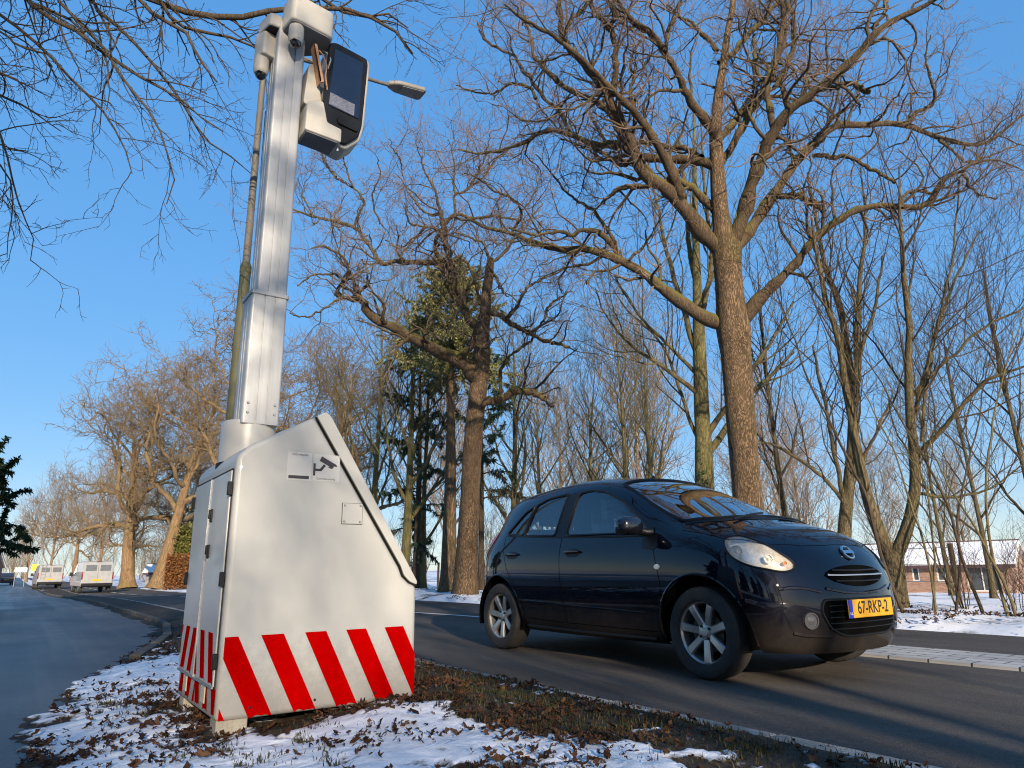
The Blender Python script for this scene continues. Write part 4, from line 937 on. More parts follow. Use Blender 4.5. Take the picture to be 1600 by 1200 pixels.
# wheels
def make_wheel(x, sg):
    y = sg * .712; A = Vector((0, sg, 0)); o = Vector((0, 0, 0)); W_ = empty('wheel', (x, y, .2955)); W_.parent = CAR
    mb = MB(); mb.lathe([(.190, -.085), (.235, -.095), (.278, -.088), (.2935, -.07), (.2955, -.03), (.2955, .03), (.2935, .07), (.278, .088), (.245, .096), (.208, .089), (.198, .078), (.190, .06)], o, A, 72, True)
    mb.build('tyre', M_rubber, W_)
    mb = MB(); mb.lathe([(.199, .083), (.201, .079), (.194, .072), (.186, .06), (.183, .0), (.19, -.08)], o, A, 64, False, False)
    mb.lathe([(.0001, .062), (.026, .061), (.030, .056), (.060, .050), (.066, .035), (.066, .02)], o, A, 40)
    for k in range(7):
        a = 2 * math.pi * k / 7 + .30; ca, sa = math.cos(a), math.sin(a)
        def P3(r_, t_, h_): return Vector((ca * r_ - sa * t_, 0, sa * r_ + ca * t_)) + A * h_
        prof = [(.048, .026, .052), (.10, .025, .062), (.15, .027, .070), (.188, .031, .071)]
        vs = []
        for r_, w_, h_ in prof: vs += [P3(r_, -w_, h_ - .010), P3(r_, -w_ * .72, h_), P3(r_, w_ * .72, h_), P3(r_, w_, h_ - .010), P3(r_, w_ * .8, h_ - .045), P3(r_, -w_ * .8, h_ - .045)]
        fs = [(i * 6 + j, i * 6 + (j + 1) % 6, (i + 1) * 6 + (j + 1) % 6, (i + 1) * 6 + j) for i in range(3) for j in range(6)]
        mb.add(vs, fs)
    rim = mb.build('rim', M_rim, W_, angle=30)
    mb = MB()
    for k in range(4):
        a = math.pi / 2 * k + .6; mb.lathe([(.009, .040), (.009, .060), (.0001, .060)], o + Vector((math.cos(a) * .045, 0, math.sin(a) * .045)), A, 10)
    mb.build('wheel_nut', M_trim, rim)
    mb = MB(); mb.lathe([(.0001, .02), (.13, .02), (.13, .0), (.06, -.02)], o, A, 32); mb.build('brake_disc', pmat('brake_steel', (.06, .05, .045), rough=.5, metal=.5), W_)
    mb = MB(); mb.lathe([(.0001, -.04), (.182, -.04), (.182, -.07)], o, A, 40); mb.build('back_plate', M_well, W_)
for x in (0, -2.45):
    for sg in (-1, 1): make_wheel(x, sg)
# wells, floor, interior
for x in (0, -2.45):
    for sg in (-1, 1):
        mb = MB(); ar = [(x + .376 * math.cos(R(a)), .30 + .376 * math.sin(R(a))) for a in range(-14, 195, 8)]; k_ = len(ar)
        mb.add([(u, sg * .79, v) for u, v in ar] + [(u, sg * .5, v) for u, v in ar], [(i, i + 1, k_ + i + 1, k_ + i) for i in range(k_ - 1)] + [tuple(range(k_, 2 * k_))])
        mb.build('wheel_well', M_well, CAR)
mb = MB(); mb.box((-1.2, 0, .235), (3.3, 1.24, .06)); mb.box((.12, 0, .23), (.6, 1.0, .04)); mb.tube([(-2.3, .15, .2), (-1.2, .12, .19), (-.2, .1, .19)], .03, 8); mb.build('underbody', M_well, CAR, bevel=.01)
mb = MB(); mb.box((-.22, 0, .80), (.34, 1.30, .26)); mb.box((-1.2, 0, .38), (2.9, 1.36, .05))
mb.build('dashboard', M_inner, CAR, bevel=.06, seg=3)
mb = MB(); mb.tube([Vector((-.56, -.0, .0)) + Vector((math.sin(R(k)) * .07, .36 + .18 * math.cos(R(k)), .92 + .17 * math.sin(R(k)))) for k in range(0, 361, 15)], .014, 8, False); mb.tube([(-.54, .36, .92), (-.25, .36, .84)], .03, 8); mb.build('steering_wheel', M_inner, CAR)
def seat(x, y, w_, hr=True, col=M_seat):
    mb = MB(); T = Matrix.Translation((x, y, .52)); mb.T = T
    mb.prism(bez([(-.24, -.10), (.26, -.08), (.28, .05), (-.20, .04)], .05), -w_, w_, lambda u, v, t_: Vector((u, t_, v)))
    mb.prism(bez([(-.22, .0), (-.10, .0), (-.22, .56), (-.33, .58)], .05), -w_ * .94, w_ * .94, lambda u, v, t_: Vector((u, t_, v)))
    so = mb.build('seat', col, CAR, bevel=.04, seg=3)
    for yy in ([0] if hr else [-.34, .34]):
        mb = MB(); mb.T = T; mb.prism(bez([(-.31, .60), (-.235, .60), (-.245, .80), (-.315, .79)], .03), yy - .12, yy + .12, lambda u, v, t_: Vector((u, t_, v))); mb.build('headrest', col, so, bevel=.03, seg=3)
seat(-1.0, -.36, .25); seat(-1.0, .36, .25); seat(-1.95, 0, .62, False)
mb = MB()
for sg in (-1, 1): mb.prism([(-1.49, .98), (-1.45, .98), (-1.40, 1.36), (-1.47, 1.36)], sg * .70, sg * .715, lambda u, v, t_: Vector((u, t_ * (1 - .12 * (v - .98) / .38), v)))
mb.build('inner_pillar', pmat('light_trim', (.35, .34, .31), rough=.8), CAR)
# wipers, aerial
mb = MB()
for (ax_, ay_, bx_, by_) in ((.045, -.42, -.03, .02), (.055, .10, -.03, .56)):
    P_ = on_surf(TOP, dens([(ax_, ay_), (bx_, by_)], .06, False), .016); mb.tube(P_, .007, 6)
mb.build('wiper', M_trim, CAR)
h, n_ = TOP.cast(-1.12, 0); mb = MB(); mb.lathe([(.022, 0), (.018, .02), (.008, .03)], h, (0, 0, 1), 12); mb.tube([h + Vector((0, 0, .02)), h + Vector((-.14, 0, .16))], [.004, .0025], 6); mb.build('aerial', M_trim, CAR)
# ================================================================== trees
def nrm(a): return a / np.maximum(np.linalg.norm(a, axis=-1, keepdims=True), 1e-9)
def grow(P, Rr, g, dens=None, num=None, t0=.15, t1=1., ang=(35, 75), length=(.3, .6), rel=0., K=6, gnarl=.25, trop=0., upb=0., rad=.55, rmax=.02, rmin=.003, tip=.25, bias=None):
    """children of every polyline in P (M,K,3): vectorised"""
    M, K0, _ = P.shape; L = np.linalg.norm(np.diff(P, axis=1), axis=2).sum(1)
    n = np.full(M, num) if num else np.maximum(1, np.floor(L * dens + g.random(M)).astype(int))
    idx = np.repeat(np.arange(M), n); N = len(idx)
    st = np.concatenate([[0], np.cumsum(n)[:-1]]); order = np.arange(N) - st[idx]
    t = t0 + (t1 - t0) * (order + g.random(N)) / n[idx]
    f = t * (K0 - 1); i = np.minimum(f.astype(int), K0 - 2); u = (f - i)[:, None]
    a, b = P[idx, i], P[idx, i + 1]; pos = a * (1 - u) + b * u; T = nrm(b - a)
    r0 = Rr[idx, i] * (1 - u[:, 0]) + Rr[idx, i + 1] * u[:, 0]
    rv = g.normal(size=(N, 3)); rv[:, 2] += upb
    if bias is not None: rv = rv + bias
    pp = nrm(rv - T * (rv * T).sum(1, keepdims=True))
    an = np.radians(g.uniform(ang[0], ang[1], N))[:, None]
    d = T * np.cos(an) + pp * np.sin(an)
    ln = g.uniform(length[0], length[1], N) + rel * L[idx] * (1 - .6 * t) * g.uniform(.6, 1.2, N)
    r = np.clip(np.minimum(r0 * rad, rmax) * g.uniform(.8, 1.1, N), rmin, None)
    Q = np.zeros((N, K, 3)); Q[:, 0] = pos; sg = (ln / (K - 1))[:, None]
    for k in range(1, K):
        d = nrm(d + g.normal(0, gnarl, (N, 3)) + np.array([0, 0, trop]))
        Q[:, k] = Q[:, k - 1] + d * sg * g.uniform(.75, 1.25, (N, 1))
    s = np.linspace(0, 1, K)[None, :]
    return Q, r[:, None] * (1 - (1 - tip) * s)
def tubes(P, Rr, S, g):
    M, K, _ = P.shape; T = np.gradient(P, axis=1); T = nrm(T); md = nrm(T.mean(1)); ref = g.normal(size=(M, 3)); ref = nrm(ref - md * (ref * md).sum(1, keepdims=True))
    A = nrm(ref[:, None] - T * (ref[:, None] * T).sum(2, keepdims=True)); B = np.cross(T, A)
    th = np.arange(S) * 2 * np.pi / S
    V = P[:, :, None] + Rr[:, :, None, None] * (A[:, :, None] * np.cos(th)[None, None, :, None] + B[:, :, None] * np.sin(th)[None, None, :, None])
    k = np.arange(K - 1)[:, None]; j = np.arange(S)[None, :]
    q = np.stack([k * S + j, k * S + (j + 1) % S, (k + 1) * S + (j + 1) % S, (k + 1) * S + j], -1).reshape(-1, 4)
    F = (np.arange(M) * K * S)[:, None, None] + q[None]
    return V.reshape(-1, 3), F.reshape(-1, 4)
def join(levels, g):
    Vs, Fs, o = [], [], 0
    for P, Rr, S in levels:
        if len(P) == 0: continue
        v, f = tubes(P, Rr, S, g); Vs.append(v); Fs.append(f + o); o += len(v)
    return np.vstack(Vs), np.vstack(Fs)
def resample(lines, K):
    P, Rr = [], []
    for l in lines:
        c = cr_curve(l, K); P.append(c[:, :3]); Rr.append(c[:, 3])
    return np.array(P), np.array(Rr)
def wobble(P, Rr, g, amt):
    """small kinks on a limb, tapering in from its base"""
    M, K, _ = P.shape; n = g.normal(size=(M, K, 3)); n[:, 0] = 0; n = np.cumsum(n, 1); n -= np.linspace(0, 1, K)[None, :, None] * n[:, -1:]
    return P + n * amt * np.minimum(1, np.linspace(0, 4, K))[None, :, None]
def trunk_mesh(name, line, mat, g, K=60, S=28, knob=.05, flare=.35):
    c = cr_curve(line, K); P, r = c[:, :3], c[:, 3].copy()
    z = P[:, 2] - P[0, 2]; r = r * (1 + flare * np.exp(-z / .30))
    th = np.arange(S) * 2 * np.pi / S; TT, ZZ = np.meshgrid(th, z)
    k = 1 + knob * 2 * (fbm(np.cos(TT) * 1.6 + 5, ZZ * 1.3 + np.sin(TT) * 1.6, int(g.integers(99)), 3) - .5) + flare * .5 * np.exp(-ZZ / .35) * np.cos(TT * 5 + 1) * .5
    k = k + .012 * np.sin(TT * 11 + ZZ * 1.2)
    V = P[:, None] + (r[:, None] * k)[:, :, None] * np.stack([np.cos(TT), np.sin(TT), 0 * TT], -1)
    i = np.arange(K * S).reshape(K, S); j = np.roll(i, -1, 1)
    F = np.stack([i[:-1], j[:-1], j[1:], i[1:]], -1).reshape(-1, 4)
    V = np.vstack([V.reshape(-1, 3), [P[-1] + (P[-1] - P[-2]) * .3]]); top = np.stack([i[-1], j[-1], np.full(S, K * S)], -1)
    return np_mesh(name, V, [F, top])
M_oak = barkmat('oak_bark', (.040, .027, .016), (.195, .130, .076), (.10, .085, .022), .75, 19., 1., .03)
M_oakcrown = barkmat('shaded_oak_branch_bark', (.024, .017, .010), (.095, .065, .039), (.115, .105, .022), .8, 14, .6, .015)  # darker copy of the oak bark: shade on the limbs put into the colour
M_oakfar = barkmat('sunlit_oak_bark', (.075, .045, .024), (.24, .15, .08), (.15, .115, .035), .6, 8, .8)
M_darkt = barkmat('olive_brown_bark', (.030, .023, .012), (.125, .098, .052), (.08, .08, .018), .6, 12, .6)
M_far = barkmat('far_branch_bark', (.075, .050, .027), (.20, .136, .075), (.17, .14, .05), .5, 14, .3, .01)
M_pink = barkmat('fine_twig_bark', (.10, .076, .055), (.24, .185, .14), (.19, .16, .08), .35, 14, .3, .01)
M_twig = pmat('oak_twig', (.10, .070, .052), rough=.9, spec=.1, col2=(.24, .175, .135), scale=1.5)
M_lime = barkmat('mossy_bark', (.055, .046, .018), (.16, .135, .060), (.12, .12, .022), .9, 10, .7)
M_limec = barkmat('mossy_branch_bark', (.045, .036, .018), (.13, .105, .052), (.09, .085, .02), .7, 14, .4, .01)
M_darkc = barkmat('dark_branch_bark', (.022, .016, .011), (.07, .05, .033), (.05, .045, .017), .5, 14, .4, .01)
# ---- tracing helpers: a picture point gets a real distance from the camera
def trace(pts, dep, d0=0., d1=0., wscale=1.):
    """pts (px,py,width_px); the limb leaves its tree's depth by d0..d1 metres -> lines of (x,y,z,r)"""
    n = len(pts); out = []
    for k, (px, py, w_) in enumerate(pts):
        D = dep + d0 + (d1 - d0) * (k / max(1, n - 1)) ** 1.2
        p = at_depth(px, py, D); out.append((p.x, p.y, p.z, w_ * .5 * D / FPX * wscale))
    return out
Z2 = lambda L: [(700 + x / 2.4, y / 2.4, w_) for x, y, w_ in L]
Z3 = lambda L: [(1100 + x / 2.4, y / 2.4, w_) for x, y, w_ in L]
Z4 = lambda L: [(440 + x / 2.4, 180 + y / 2.4, w_) for x, y, w_ in L]
def rel_mesh(name, lv, g, base):
    V, F = join(lv, g); return np_mesh(name, V - np.array(base)[None], [F])
def make_tree(name, base, label, cat, trunk_line, levels, mt, mc, g, group=None, knob=.05, flare=.35, S=28, K=60, tw=2):
    root = tag(empty(name, base), label, cat, group)
    tl = [(a - base[0], b - base[1], c - base[2], r) for a, b, c, r in trunk_line]
    link_mesh('trunk', trunk_mesh('trunk', tl, mt, g, K, S, knob, flare), mt, root)
    V, F = join(levels, g); mi = None
    if isinstance(mc, list): mi = np.concatenate([np.full(P.shape[0] * (P.shape[1] - 1) * S_, int(k >= tw)) for k, (P, _, S_) in enumerate(levels)])
    link_mesh('crown', np_mesh('crown', V - np.array(base)[None], [F], True, mi), mc, root)
    return root
def oak_twigs(limbs, g, scale=1., d1=2.0, d2=4.2, d3=6.5, r3=.0042, rm=.0045, l1=(.7, 1.7), l2=(.3, .8), l3=(.10, .30)):
    P0, R0 = resample(limbs, 40); P0 = wobble(P0, R0, g, .014 * scale); R0 = R0 * (1 + .13 * np.clip(g.normal(size=R0.shape), -1.5, 1.8))
    P1, R1 = grow(P0, R0, g, dens=d1 / scale, t0=.22, ang=(30, 80), length=(l1[0] * scale, l1[1] * scale), K=9, gnarl=.30, trop=.05, upb=.35, rad=.48, rmax=.045 * scale, rmin=rm * 1.6, tip=.3)
    P2, R2 = grow(P1, R1, g, dens=d2 / scale, t0=.15, ang=(25, 75), length=(l2[0] * scale, l2[1] * scale), K=6, gnarl=.30, trop=.05, upb=.3, rad=.55, rmax=.015 * scale, rmin=rm, tip=.45)
    # the limb ends carry twigs too
    P3, R3 = grow(P2, R2, g, dens=d3 / scale, t0=.1, ang=(20, 65), length=(l3[0] * scale, l3[1] * scale), K=4, gnarl=.22, trop=.04, upb=.2, rad=.7, rmax=r3, rmin=r3 * .8, tip=.6)
    return [(P0, R0, 10), (P1, R1, 6), (P2, R2, 4), (P3, R3, 3)]

# ---- the big oak behind the car
g = np.random.default_rng(11); D = 12.2
base = at_r(1184, 945, 12.7); base = (base.x, base.y, float(gz(base.x, base.y)))
trunk = trace([(1187, 950, 54), (1180, 880, 49), (1170, 800, 46), (1163, 720, 44), (1156, 640, 43), (1150, 560, 45), (1146, 515, 52), (1141, 470, 43), (1137, 420, 42), (1135, 385, 46), (1128, 350, 28), (1123, 300, 24), (1121, 262, 21), (1119, 225, 20), (1119, 187, 18), (1124, 137, 14), (1131, 96, 12), (1137, 50, 10), (1145, 5, 8), (1150, -60, 6), (1155, -120, 3)], D)
L = []
L.append(trace(Z2([(1010, 920, 26), (960, 880, 25), (900, 780, 22), (830, 690, 20), (760, 640, 17), (720, 590, 16), (690, 500, 14), (650, 430, 12), (620, 350, 11), (560, 290, 10), (470, 190, 9), (430, 130, 8), (430, 40, 6), (415, -40, 4)]), D, 0, -1.5))
L.append(trace(Z2([(880, 740, 15), (820, 600, 14), (780, 530, 13), (730, 450, 12), (690, 400, 10), (600, 300, 9), (530, 230, 8), (440, 150, 7), (350, 95, 6), (280, 60, 5), (210, 15, 3)]), D, -.3, -2.5))
L.append(trace(Z2([(1075, 1225, 24), (970, 1195, 23), (900, 1150, 21), (780, 1050, 17), (700, 990, 14), (640, 960, 12), (550, 930, 11), (450, 930, 10), (370, 920, 8), (290, 890, 7), (240, 870, 6), (150, 850, 5), (80, 830, 4), (0, 815, 2.5)]), D, 0, 1.2))
L.append(trace(Z2([(640, 955, 10), (600, 900, 9), (550, 865, 8), (500, 855, 7), (440, 875, 6), (380, 865, 5), (300, 865, 4), (230, 855, 3)]), D, .5, -.6))
L.append(trace(Z2([(680, 975, 5), (740, 910, 4), (775, 870, 3), (790, 830, 2)]), D, .3, .2))
L.append(trace(Z2([(640, 950, 7), (590, 850, 6), (545, 775, 5), (470, 730, 4), (400, 660, 3), (330, 580, 2)]), D, .5, 1.6))
L.append(trace(Z2([(1000, 625, 17), (970, 610, 16), (900, 595, 14), (840, 590, 13), (740, 580, 12), (650, 550, 11), (540, 535, 10), (450, 490, 8), (370, 480, 7), (300, 520, 6), (200, 560, 5), (130, 575, 4), (40, 560, 2.5)]), D, 0, 2.0))
L.append(trace(Z2([(950, 590, 10), (930, 580, 10), (880, 550, 9), (810, 550, 8), (740, 545, 7), (640, 530, 6), (560, 540, 4)]), D, .1, 2.2))
L.append(trace(Z2([(450, 490, 7), (420, 420, 7), (370, 370, 6), (320, 300, 6), (270, 230, 5), (220, 200, 4), (150, 150, 3.5), (110, 80, 2.5)]), D, 1, 1.5))
L.append(trace(Z2([(730, 640, 8), (700, 600, 8), (640, 610, 7), (560, 570, 6), (500, 545, 4), (420, 520, 3)]), D, -.5, .5))
L.append(trace(Z2([(1000, 790, 14), (985, 770, 13), (930, 710, 12), (870, 680, 11), (800, 690, 9), (700, 700, 8), (640, 715, 7), (598, 745, 5), (585, 765, 3)]), D, 0, 1.2))
L.append(trace(Z2([(1005, 520, 15), (990, 490, 15), (930, 400, 13), (870, 300, 11), (810, 190, 10), (770, 130, 9), (700, 70, 7), (650, 5, 6), (610, -60, 4)]), D, 0, -1.8))
L.append(trace(Z2([(810, 190, 6), (840, 100, 6), (870, 30, 5), (880, -40, 3)]), D, -1, -.8))
L.append(trace(Z2([(620, 330, 9), (625, 250, 9), (605, 100, 8), (560, 70, 6), (550, 0, 5), (540, -50, 3)]), D, -1, -1.6))
L.append(trace(Z2([(605, 100, 7), (630, 60, 6), (632, 0, 5), (640, -50, 3)]), D, -1.2, -1))
L.append(trace(Z2([(690, 420, 6), (690, 340, 5), (710, 290, 5), (700, 220, 4), (725, 150, 3)]), D, -.8, -.2))
L.append(trace(Z2([(720, 590, 11), (700, 560, 11), (650, 510, 10), (580, 400, 9), (500, 350, 8), (400, 290, 7), (330, 220, 6), (310, 140, 5), (290, 60, 3)]), D, -.6, .6))
L.append(trace(Z2([(430, 135, 6), (470, 70, 5), (520, 20, 4), (560, -40, 3)]), D, -1.4, -.5))
L.append(trace(Z3([(95, 920, 24), (110, 900, 24), (150, 800, 22), (190, 700, 20), (230, 600, 18), (270, 520, 17), (300, 470, 16), (340, 420, 14), (400, 370, 13), (470, 310, 12), (560, 230, 11), (620, 160, 10), (730, 80, 9), (810, 40, 8), (880, -10, 6), (940, -70, 4)]), D, 0, -2.0))
L.append(trace(Z3([(270, 520, 11), (245, 400, 10), (240, 310, 10), (275, 190, 9), (292, 70, 8), (280, 0, 7), (270, -60, 4)]), D, -.4, .3))
L.append(trace(Z3([(262, 330, 8), (290, 290, 8), (340, 190, 8), (352, 100, 7), (320, 30, 6), (300, -20, 4)]), D, -.2, .8))
L.append(trace(Z3([(300, 470, 8), (320, 390, 8), (285, 310, 7), (205, 280, 6), (200, 190, 5), (190, 130, 3)]), D, -.4, .7))
L.append(trace(Z3([(450, 330, 8), (500, 318, 8), (550, 315, 8), (590, 338, 8), (625, 345, 7)]), D, -.8, -1.0))
L.append(trace(Z3([(640, 140, 7), (650, 90, 6), (680, 20, 5), (690, -40, 3)]), D, -1.2, -.8))
L.append(trace(Z3([(115, 925, 19), (150, 890, 18), (220, 800, 17), (290, 710, 15), (350, 630, 14), (420, 570, 12), (480, 510, 11), (530, 490, 10), (640, 485, 10), (760, 480, 9), (820, 500, 8), (880, 525, 7), (960, 535, 6), (1050, 545, 5), (1130, 490, 4), (1210, 425, 3)]), D, 0, 1.5))
L.append(trace(Z3([(760, 480, 7), (790, 430, 6), (850, 390, 5), (860, 350, 5), (840, 290, 4), (835, 200, 3), (850, 130, 2)]), D, .8, .2))
L.append(trace(Z3([(410, 585, 8), (430, 582, 8), (500, 590, 7), (570, 605, 6), (620, 630, 6), (680, 660, 5), (718, 685, 5)]), D, .3, -.2))
L.append(trace(Z3([(280, 735, 9), (300, 735, 9), (350, 740, 9), (400, 755, 8), (448, 785, 8)]), D, .1, -.4))
L.append(trace(Z3([(880, 525, 5), (960, 580, 4), (1000, 600, 4), (1080, 570, 3), (1190, 540, 2)]), D, 1, 1.6))
L.append(trace(Z3([(110, 1230, 24), (160, 1180, 21), (200, 1130, 18), (270, 1060, 15), (330, 1000, 13), (390, 930, 12), (450, 870, 11), (520, 830, 10), (600, 795, 10), (700, 780, 9), (820, 785, 8), (870, 720, 7), (900, 680, 6), (970, 650, 5), (1010, 620, 4), (1100, 610, 3), (1180, 630, 2)]), D, 0, -1.2))
L.append(trace(Z3([(965, 652, 4), (1020, 700, 4), (1060, 735, 3), (1100, 742, 2)]), D, -1, -1.3))
L.append(trace(Z3([(740, 780, 6), (745, 740, 5), (800, 715, 5), (870, 710, 4), (900, 690, 3)]), D, -.9, -.5))
L.append(trace(Z3([(45, 640, 13), (70, 600, 12), (110, 540, 12), (150, 450, 11), (210, 350, 10), (250, 270, 9), (290, 150, 8), (295, 60, 6), (330, -20, 4)]), D, 0, 1.2))
L.append(trace(Z3([(55, 530, 10), (75, 500, 10), (130, 430, 10), (190, 370, 8), (260, 370, 6), (340, 380, 5), (385, 330, 4), (440, 250, 3)]), D, .1, 1.5))
L.append(trace(Z3([(55, 235, 9), (110, 200, 8), (180, 120, 8), (250, 40, 7), (290, -30, 4)]), D, 0, 1))
L.append(trace(Z3([(50, 190, 7), (0, 130, 7), (-40, 90, 5), (-100, 60, 4), (-140, 20, 3)]), D, 0, .8))
L.append(trace(Z2([(240, 870, 4), (270, 800, 4), (235, 740, 3.5), (150, 700, 3), (60, 650, 2)]), D, 1, .2))
L.append(trace(Z2([(330, 370, 6), (300, 330, 5), (220, 330, 4), (150, 350, 3), (30, 320, 2)]), D, 1, 2))
L.append(trace([(1150, 575, 8), (1180, 640, 5), (1215, 665, 4), (1260, 680, 3)], D, 0, .6)) if False else None
L = [l for l in L if l]
lv = oak_twigs(L, g, 1.0, d1=3.4, d2=6.5, d3=10.0, r3=.0034, rm=.004)
make_tree('oak_tree', base, 'large bare oak with thick sunlit trunk and mossy limbs, behind the dark car bonnet', 'tree', trunk, lv, M_oak, [M_oakcrown, M_twig], g, knob=.06)

# ---- the middle oak, right of the camera unit
g = np.random.default_rng(23); D = 18.0
base = at_r(730, 936, 18.8); base = (base.x, base.y, float(gz(base.x, base.y)))
trunk = trace([(727, 938, 37), (728, 890, 35), (731, 840, 33), (734, 780, 31), (737, 720, 30), (741, 670, 29), (746, 620, 27), (750, 580, 28), (752, 556, 27), (755, 526, 20), (758, 490, 17), (760, 460, 16), (764, 430, 14), (767, 405, 11)], D)
L = [trace(Z4([(735, 990, 24), (715, 965, 24), (660, 910, 20), (580, 880, 18), (510, 840, 17), (430, 800, 15), (370, 775, 13), (325, 735, 13), (310, 700, 11), (250, 685, 9), (210, 680, 8), (215, 650, 7), (240, 620, 6), (250, 580, 5), (230, 530, 4), (160, 490, 3), (110, 500, 2)]), D, 0, -2),
     trace(Z4([(240, 620, 4), (180, 590, 3.5), (120, 600, 3), (60, 640, 2)]), D, -1.6, -2.4),
     trace(Z4([(215, 690, 4), (150, 730, 3), (90, 760, 2.5), (30, 740, 1.5)]), D, -1.6, -2.8),
     trace(Z4([(312, 700, 5), (290, 670, 4), (330, 640, 4), (332, 590, 3), (300, 540, 2)]), D, -1.3, -1),
     trace(Z4([(660, 915, 9), (690, 870, 8), (712, 830, 7), (725, 790, 5)]), D, -.3, -.6),
     trace(Z4([(760, 810, 16), (740, 795, 15), (700, 765, 14), (680, 720, 13), (670, 680, 12), (650, 600, 11), (635, 560, 10), (620, 470, 9), (605, 400, 8), (598, 360, 7)]), D, 0, .8),
     trace(Z4([(640, 590, 10), (590, 555, 9), (540, 550, 8), (470, 545, 8), (420, 545, 7), (375, 555, 7), (340, 510, 6), (300, 460, 6), (270, 420, 5), (200, 395, 5), (130, 380, 4), (60, 355, 3), (0, 330, 2)]), D, .4, 2.5),
     trace(Z4([(685, 725, 9), (640, 690, 9), (612, 640, 8), (625, 590, 7), (630, 560, 5)]), D, .2, -.4),
     trace(Z4([(272, 420, 5), (290, 360, 4), (302, 320, 4), (270, 270, 3), (200, 230, 2.5), (150, 150, 1.5)]), D, 1.8, 2.3),
     trace(Z4([(632, 570, 7), (580, 520, 7), (575, 460, 6), (600, 435, 5), (540, 415, 4), (480, 400, 3), (460, 330, 2)]), D, .5, -.5),
     trace(Z4([(607, 410, 6), (650, 380, 6), (720, 395, 5), (800, 385, 4), (880, 400, 3), (910, 440, 2)]), D, .7, .2),
     trace(Z4([(650, 380, 5), (655, 300, 4), (700, 280, 4), (760, 230, 3), (780, 150, 2)]), D, .6, 1.4),
     trace(Z4([(600, 365, 5), (560, 370, 4), (510, 330, 3), (470, 280, 2), (450, 200, 1.5)]), D, .8, 1.4),
     trace(Z4([(765, 745, 10), (780, 740, 9), (830, 760, 9), (880, 800, 8), (930, 825, 7), (1000, 850, 6), (1080, 870, 5)]), D, 0, -1),
     trace(Z4([(940, 815, 5), (980, 780, 4), (1000, 720, 4), (1040, 680, 3), (1090, 660, 2)]), D, -.6, -.2),
     trace(Z4([(735, 1110, 18), (750, 1085, 16), (800, 1065, 14), (860, 1040, 12), (920, 1035, 11), (990, 1062, 9)]), D, 0, -.6),
     trace(Z4([(822, 1050, 6), (825, 970, 6), (860, 910, 5), (930, 850, 4), (960, 800, 2)]), D, -.2, .6),
     trace(Z4([(745, 710, 6), (720, 630, 5), (705, 560, 4), (650, 545, 3), (600, 560, 2)]), D, .1, .8),
     trace(Z4([(775, 620, 6), (805, 600, 5), (830, 660, 4), (850, 680, 2)]), D, .1, -.3),
     trace(Z4([(780, 560, 6), (830, 520, 5), (870, 470, 4), (920, 420, 3), (980, 330, 2)]), D, .1, 1.0),
     trace(Z4([(840, 770, 6), (880, 720, 5), (930, 640, 4), (1010, 600, 3), (1080, 570, 2)]), D, -.3, .6),
     trace(Z4([(780, 555, 5), (770, 480, 4), (720, 450, 3), (650, 440, 2)]), D, .1, 1.0)]
for pts, da, db in [([(598, 362, 5), (575, 300, 4), (545, 220, 3), (520, 150, 2), (500, 90, 1)], .8, .2), ([(652, 300, 4), (640, 230, 3), (640, 160, 2), (625, 90, 1)], .7, 1.2), ([(702, 280, 4), (735, 210, 3), (765, 140, 2), (780, 70, 1)], .8, 0), ([(755, 235, 3), (800, 180, 2.5), (850, 130, 2), (885, 70, 1)], 1.2, 1.8),
                 ([(268, 268, 3), (250, 210, 2.5), (235, 150, 2), (230, 90, 1)], 2, 1.6), ([(205, 232, 3), (170, 190, 2), (150, 130, 1)], 2.2, 2.8), ([(452, 205, 2.5), (420, 150, 2), (400, 90, 1)], 1.4, .8), ([(880, 400, 3), (915, 340, 2.5), (950, 270, 2), (965, 200, 1)], .2, .8), ([(120, 380, 3), (90, 310, 2), (95, 240, 1)], 2.4, 3), ([(540, 415, 4), (500, 470, 3), (440, 500, 2.5), (390, 470, 2)], .2, .9), ([(370, 410, 3), (350, 320, 2.5), (370, 230, 2), (360, 160, 1)], 1.4, .6)]:
    L.append(trace(Z4(pts), D, da, db))
lv = oak_twigs(L, g, 1.15, d1=3.2, d2=6.5, d3=10, r3=.0042, rm=.005)
make_tree('oak_tree', base, 'bare oak with a broken top and long low limb, between cabinet and car', 'tree', trunk, lv, M_oak, [M_oakcrown, M_twig], g, knob=.08)

# ---- the fork-trunked tree right of the car, and the tall twin-stem behind the bonnet
def twig_whip(limbs, g, scale=1., d1=2.2, d2=3.6, d3=4, r3=.004, rm=.0045, l1=(.9, 2.2), up=.10, a1=(28, 52), gn=.10, bias=None):
    P0, R0 = resample(limbs, 26); P0 = wobble(P0, R0, g, .012)
    P1, R1 = grow(P0, R0, g, dens=d1 / scale, t0=.2, ang=a1, length=(l1[0] * scale, l1[1] * scale), K=9, gnarl=gn, trop=up, upb=.2, rad=.5, rmax=.020 * scale, rmin=rm * 1.5, tip=.25, bias=bias)
    P2, R2 = grow(P1, R1, g, dens=d2 / scale, t0=.15, ang=(25, 50), length=(.35 * scale, 1.0 * scale), K=6, gnarl=gn * 1.2, trop=up * .6, upb=.1, rad=.55, rmax=.011 * scale, rmin=rm, tip=.4)
    P3, R3 = grow(P2, R2, g, dens=d3 / scale, t0=.15, ang=(20, 50), length=(.12 * scale, .4 * scale), K=4, gnarl=.12, trop=.03, rad=.7, rmax=r3, rmin=r3 * .8, tip=.6)
    return [(P0, R0, 8), (P1, R1, 5), (P2, R2, 3), (P3, R3, 3)]
g = np.random.default_rng(31); D = 10.9
base = at_r(1402, 968, 11.3); base = (base.x, base.y, float(gz(base.x, base.y)))
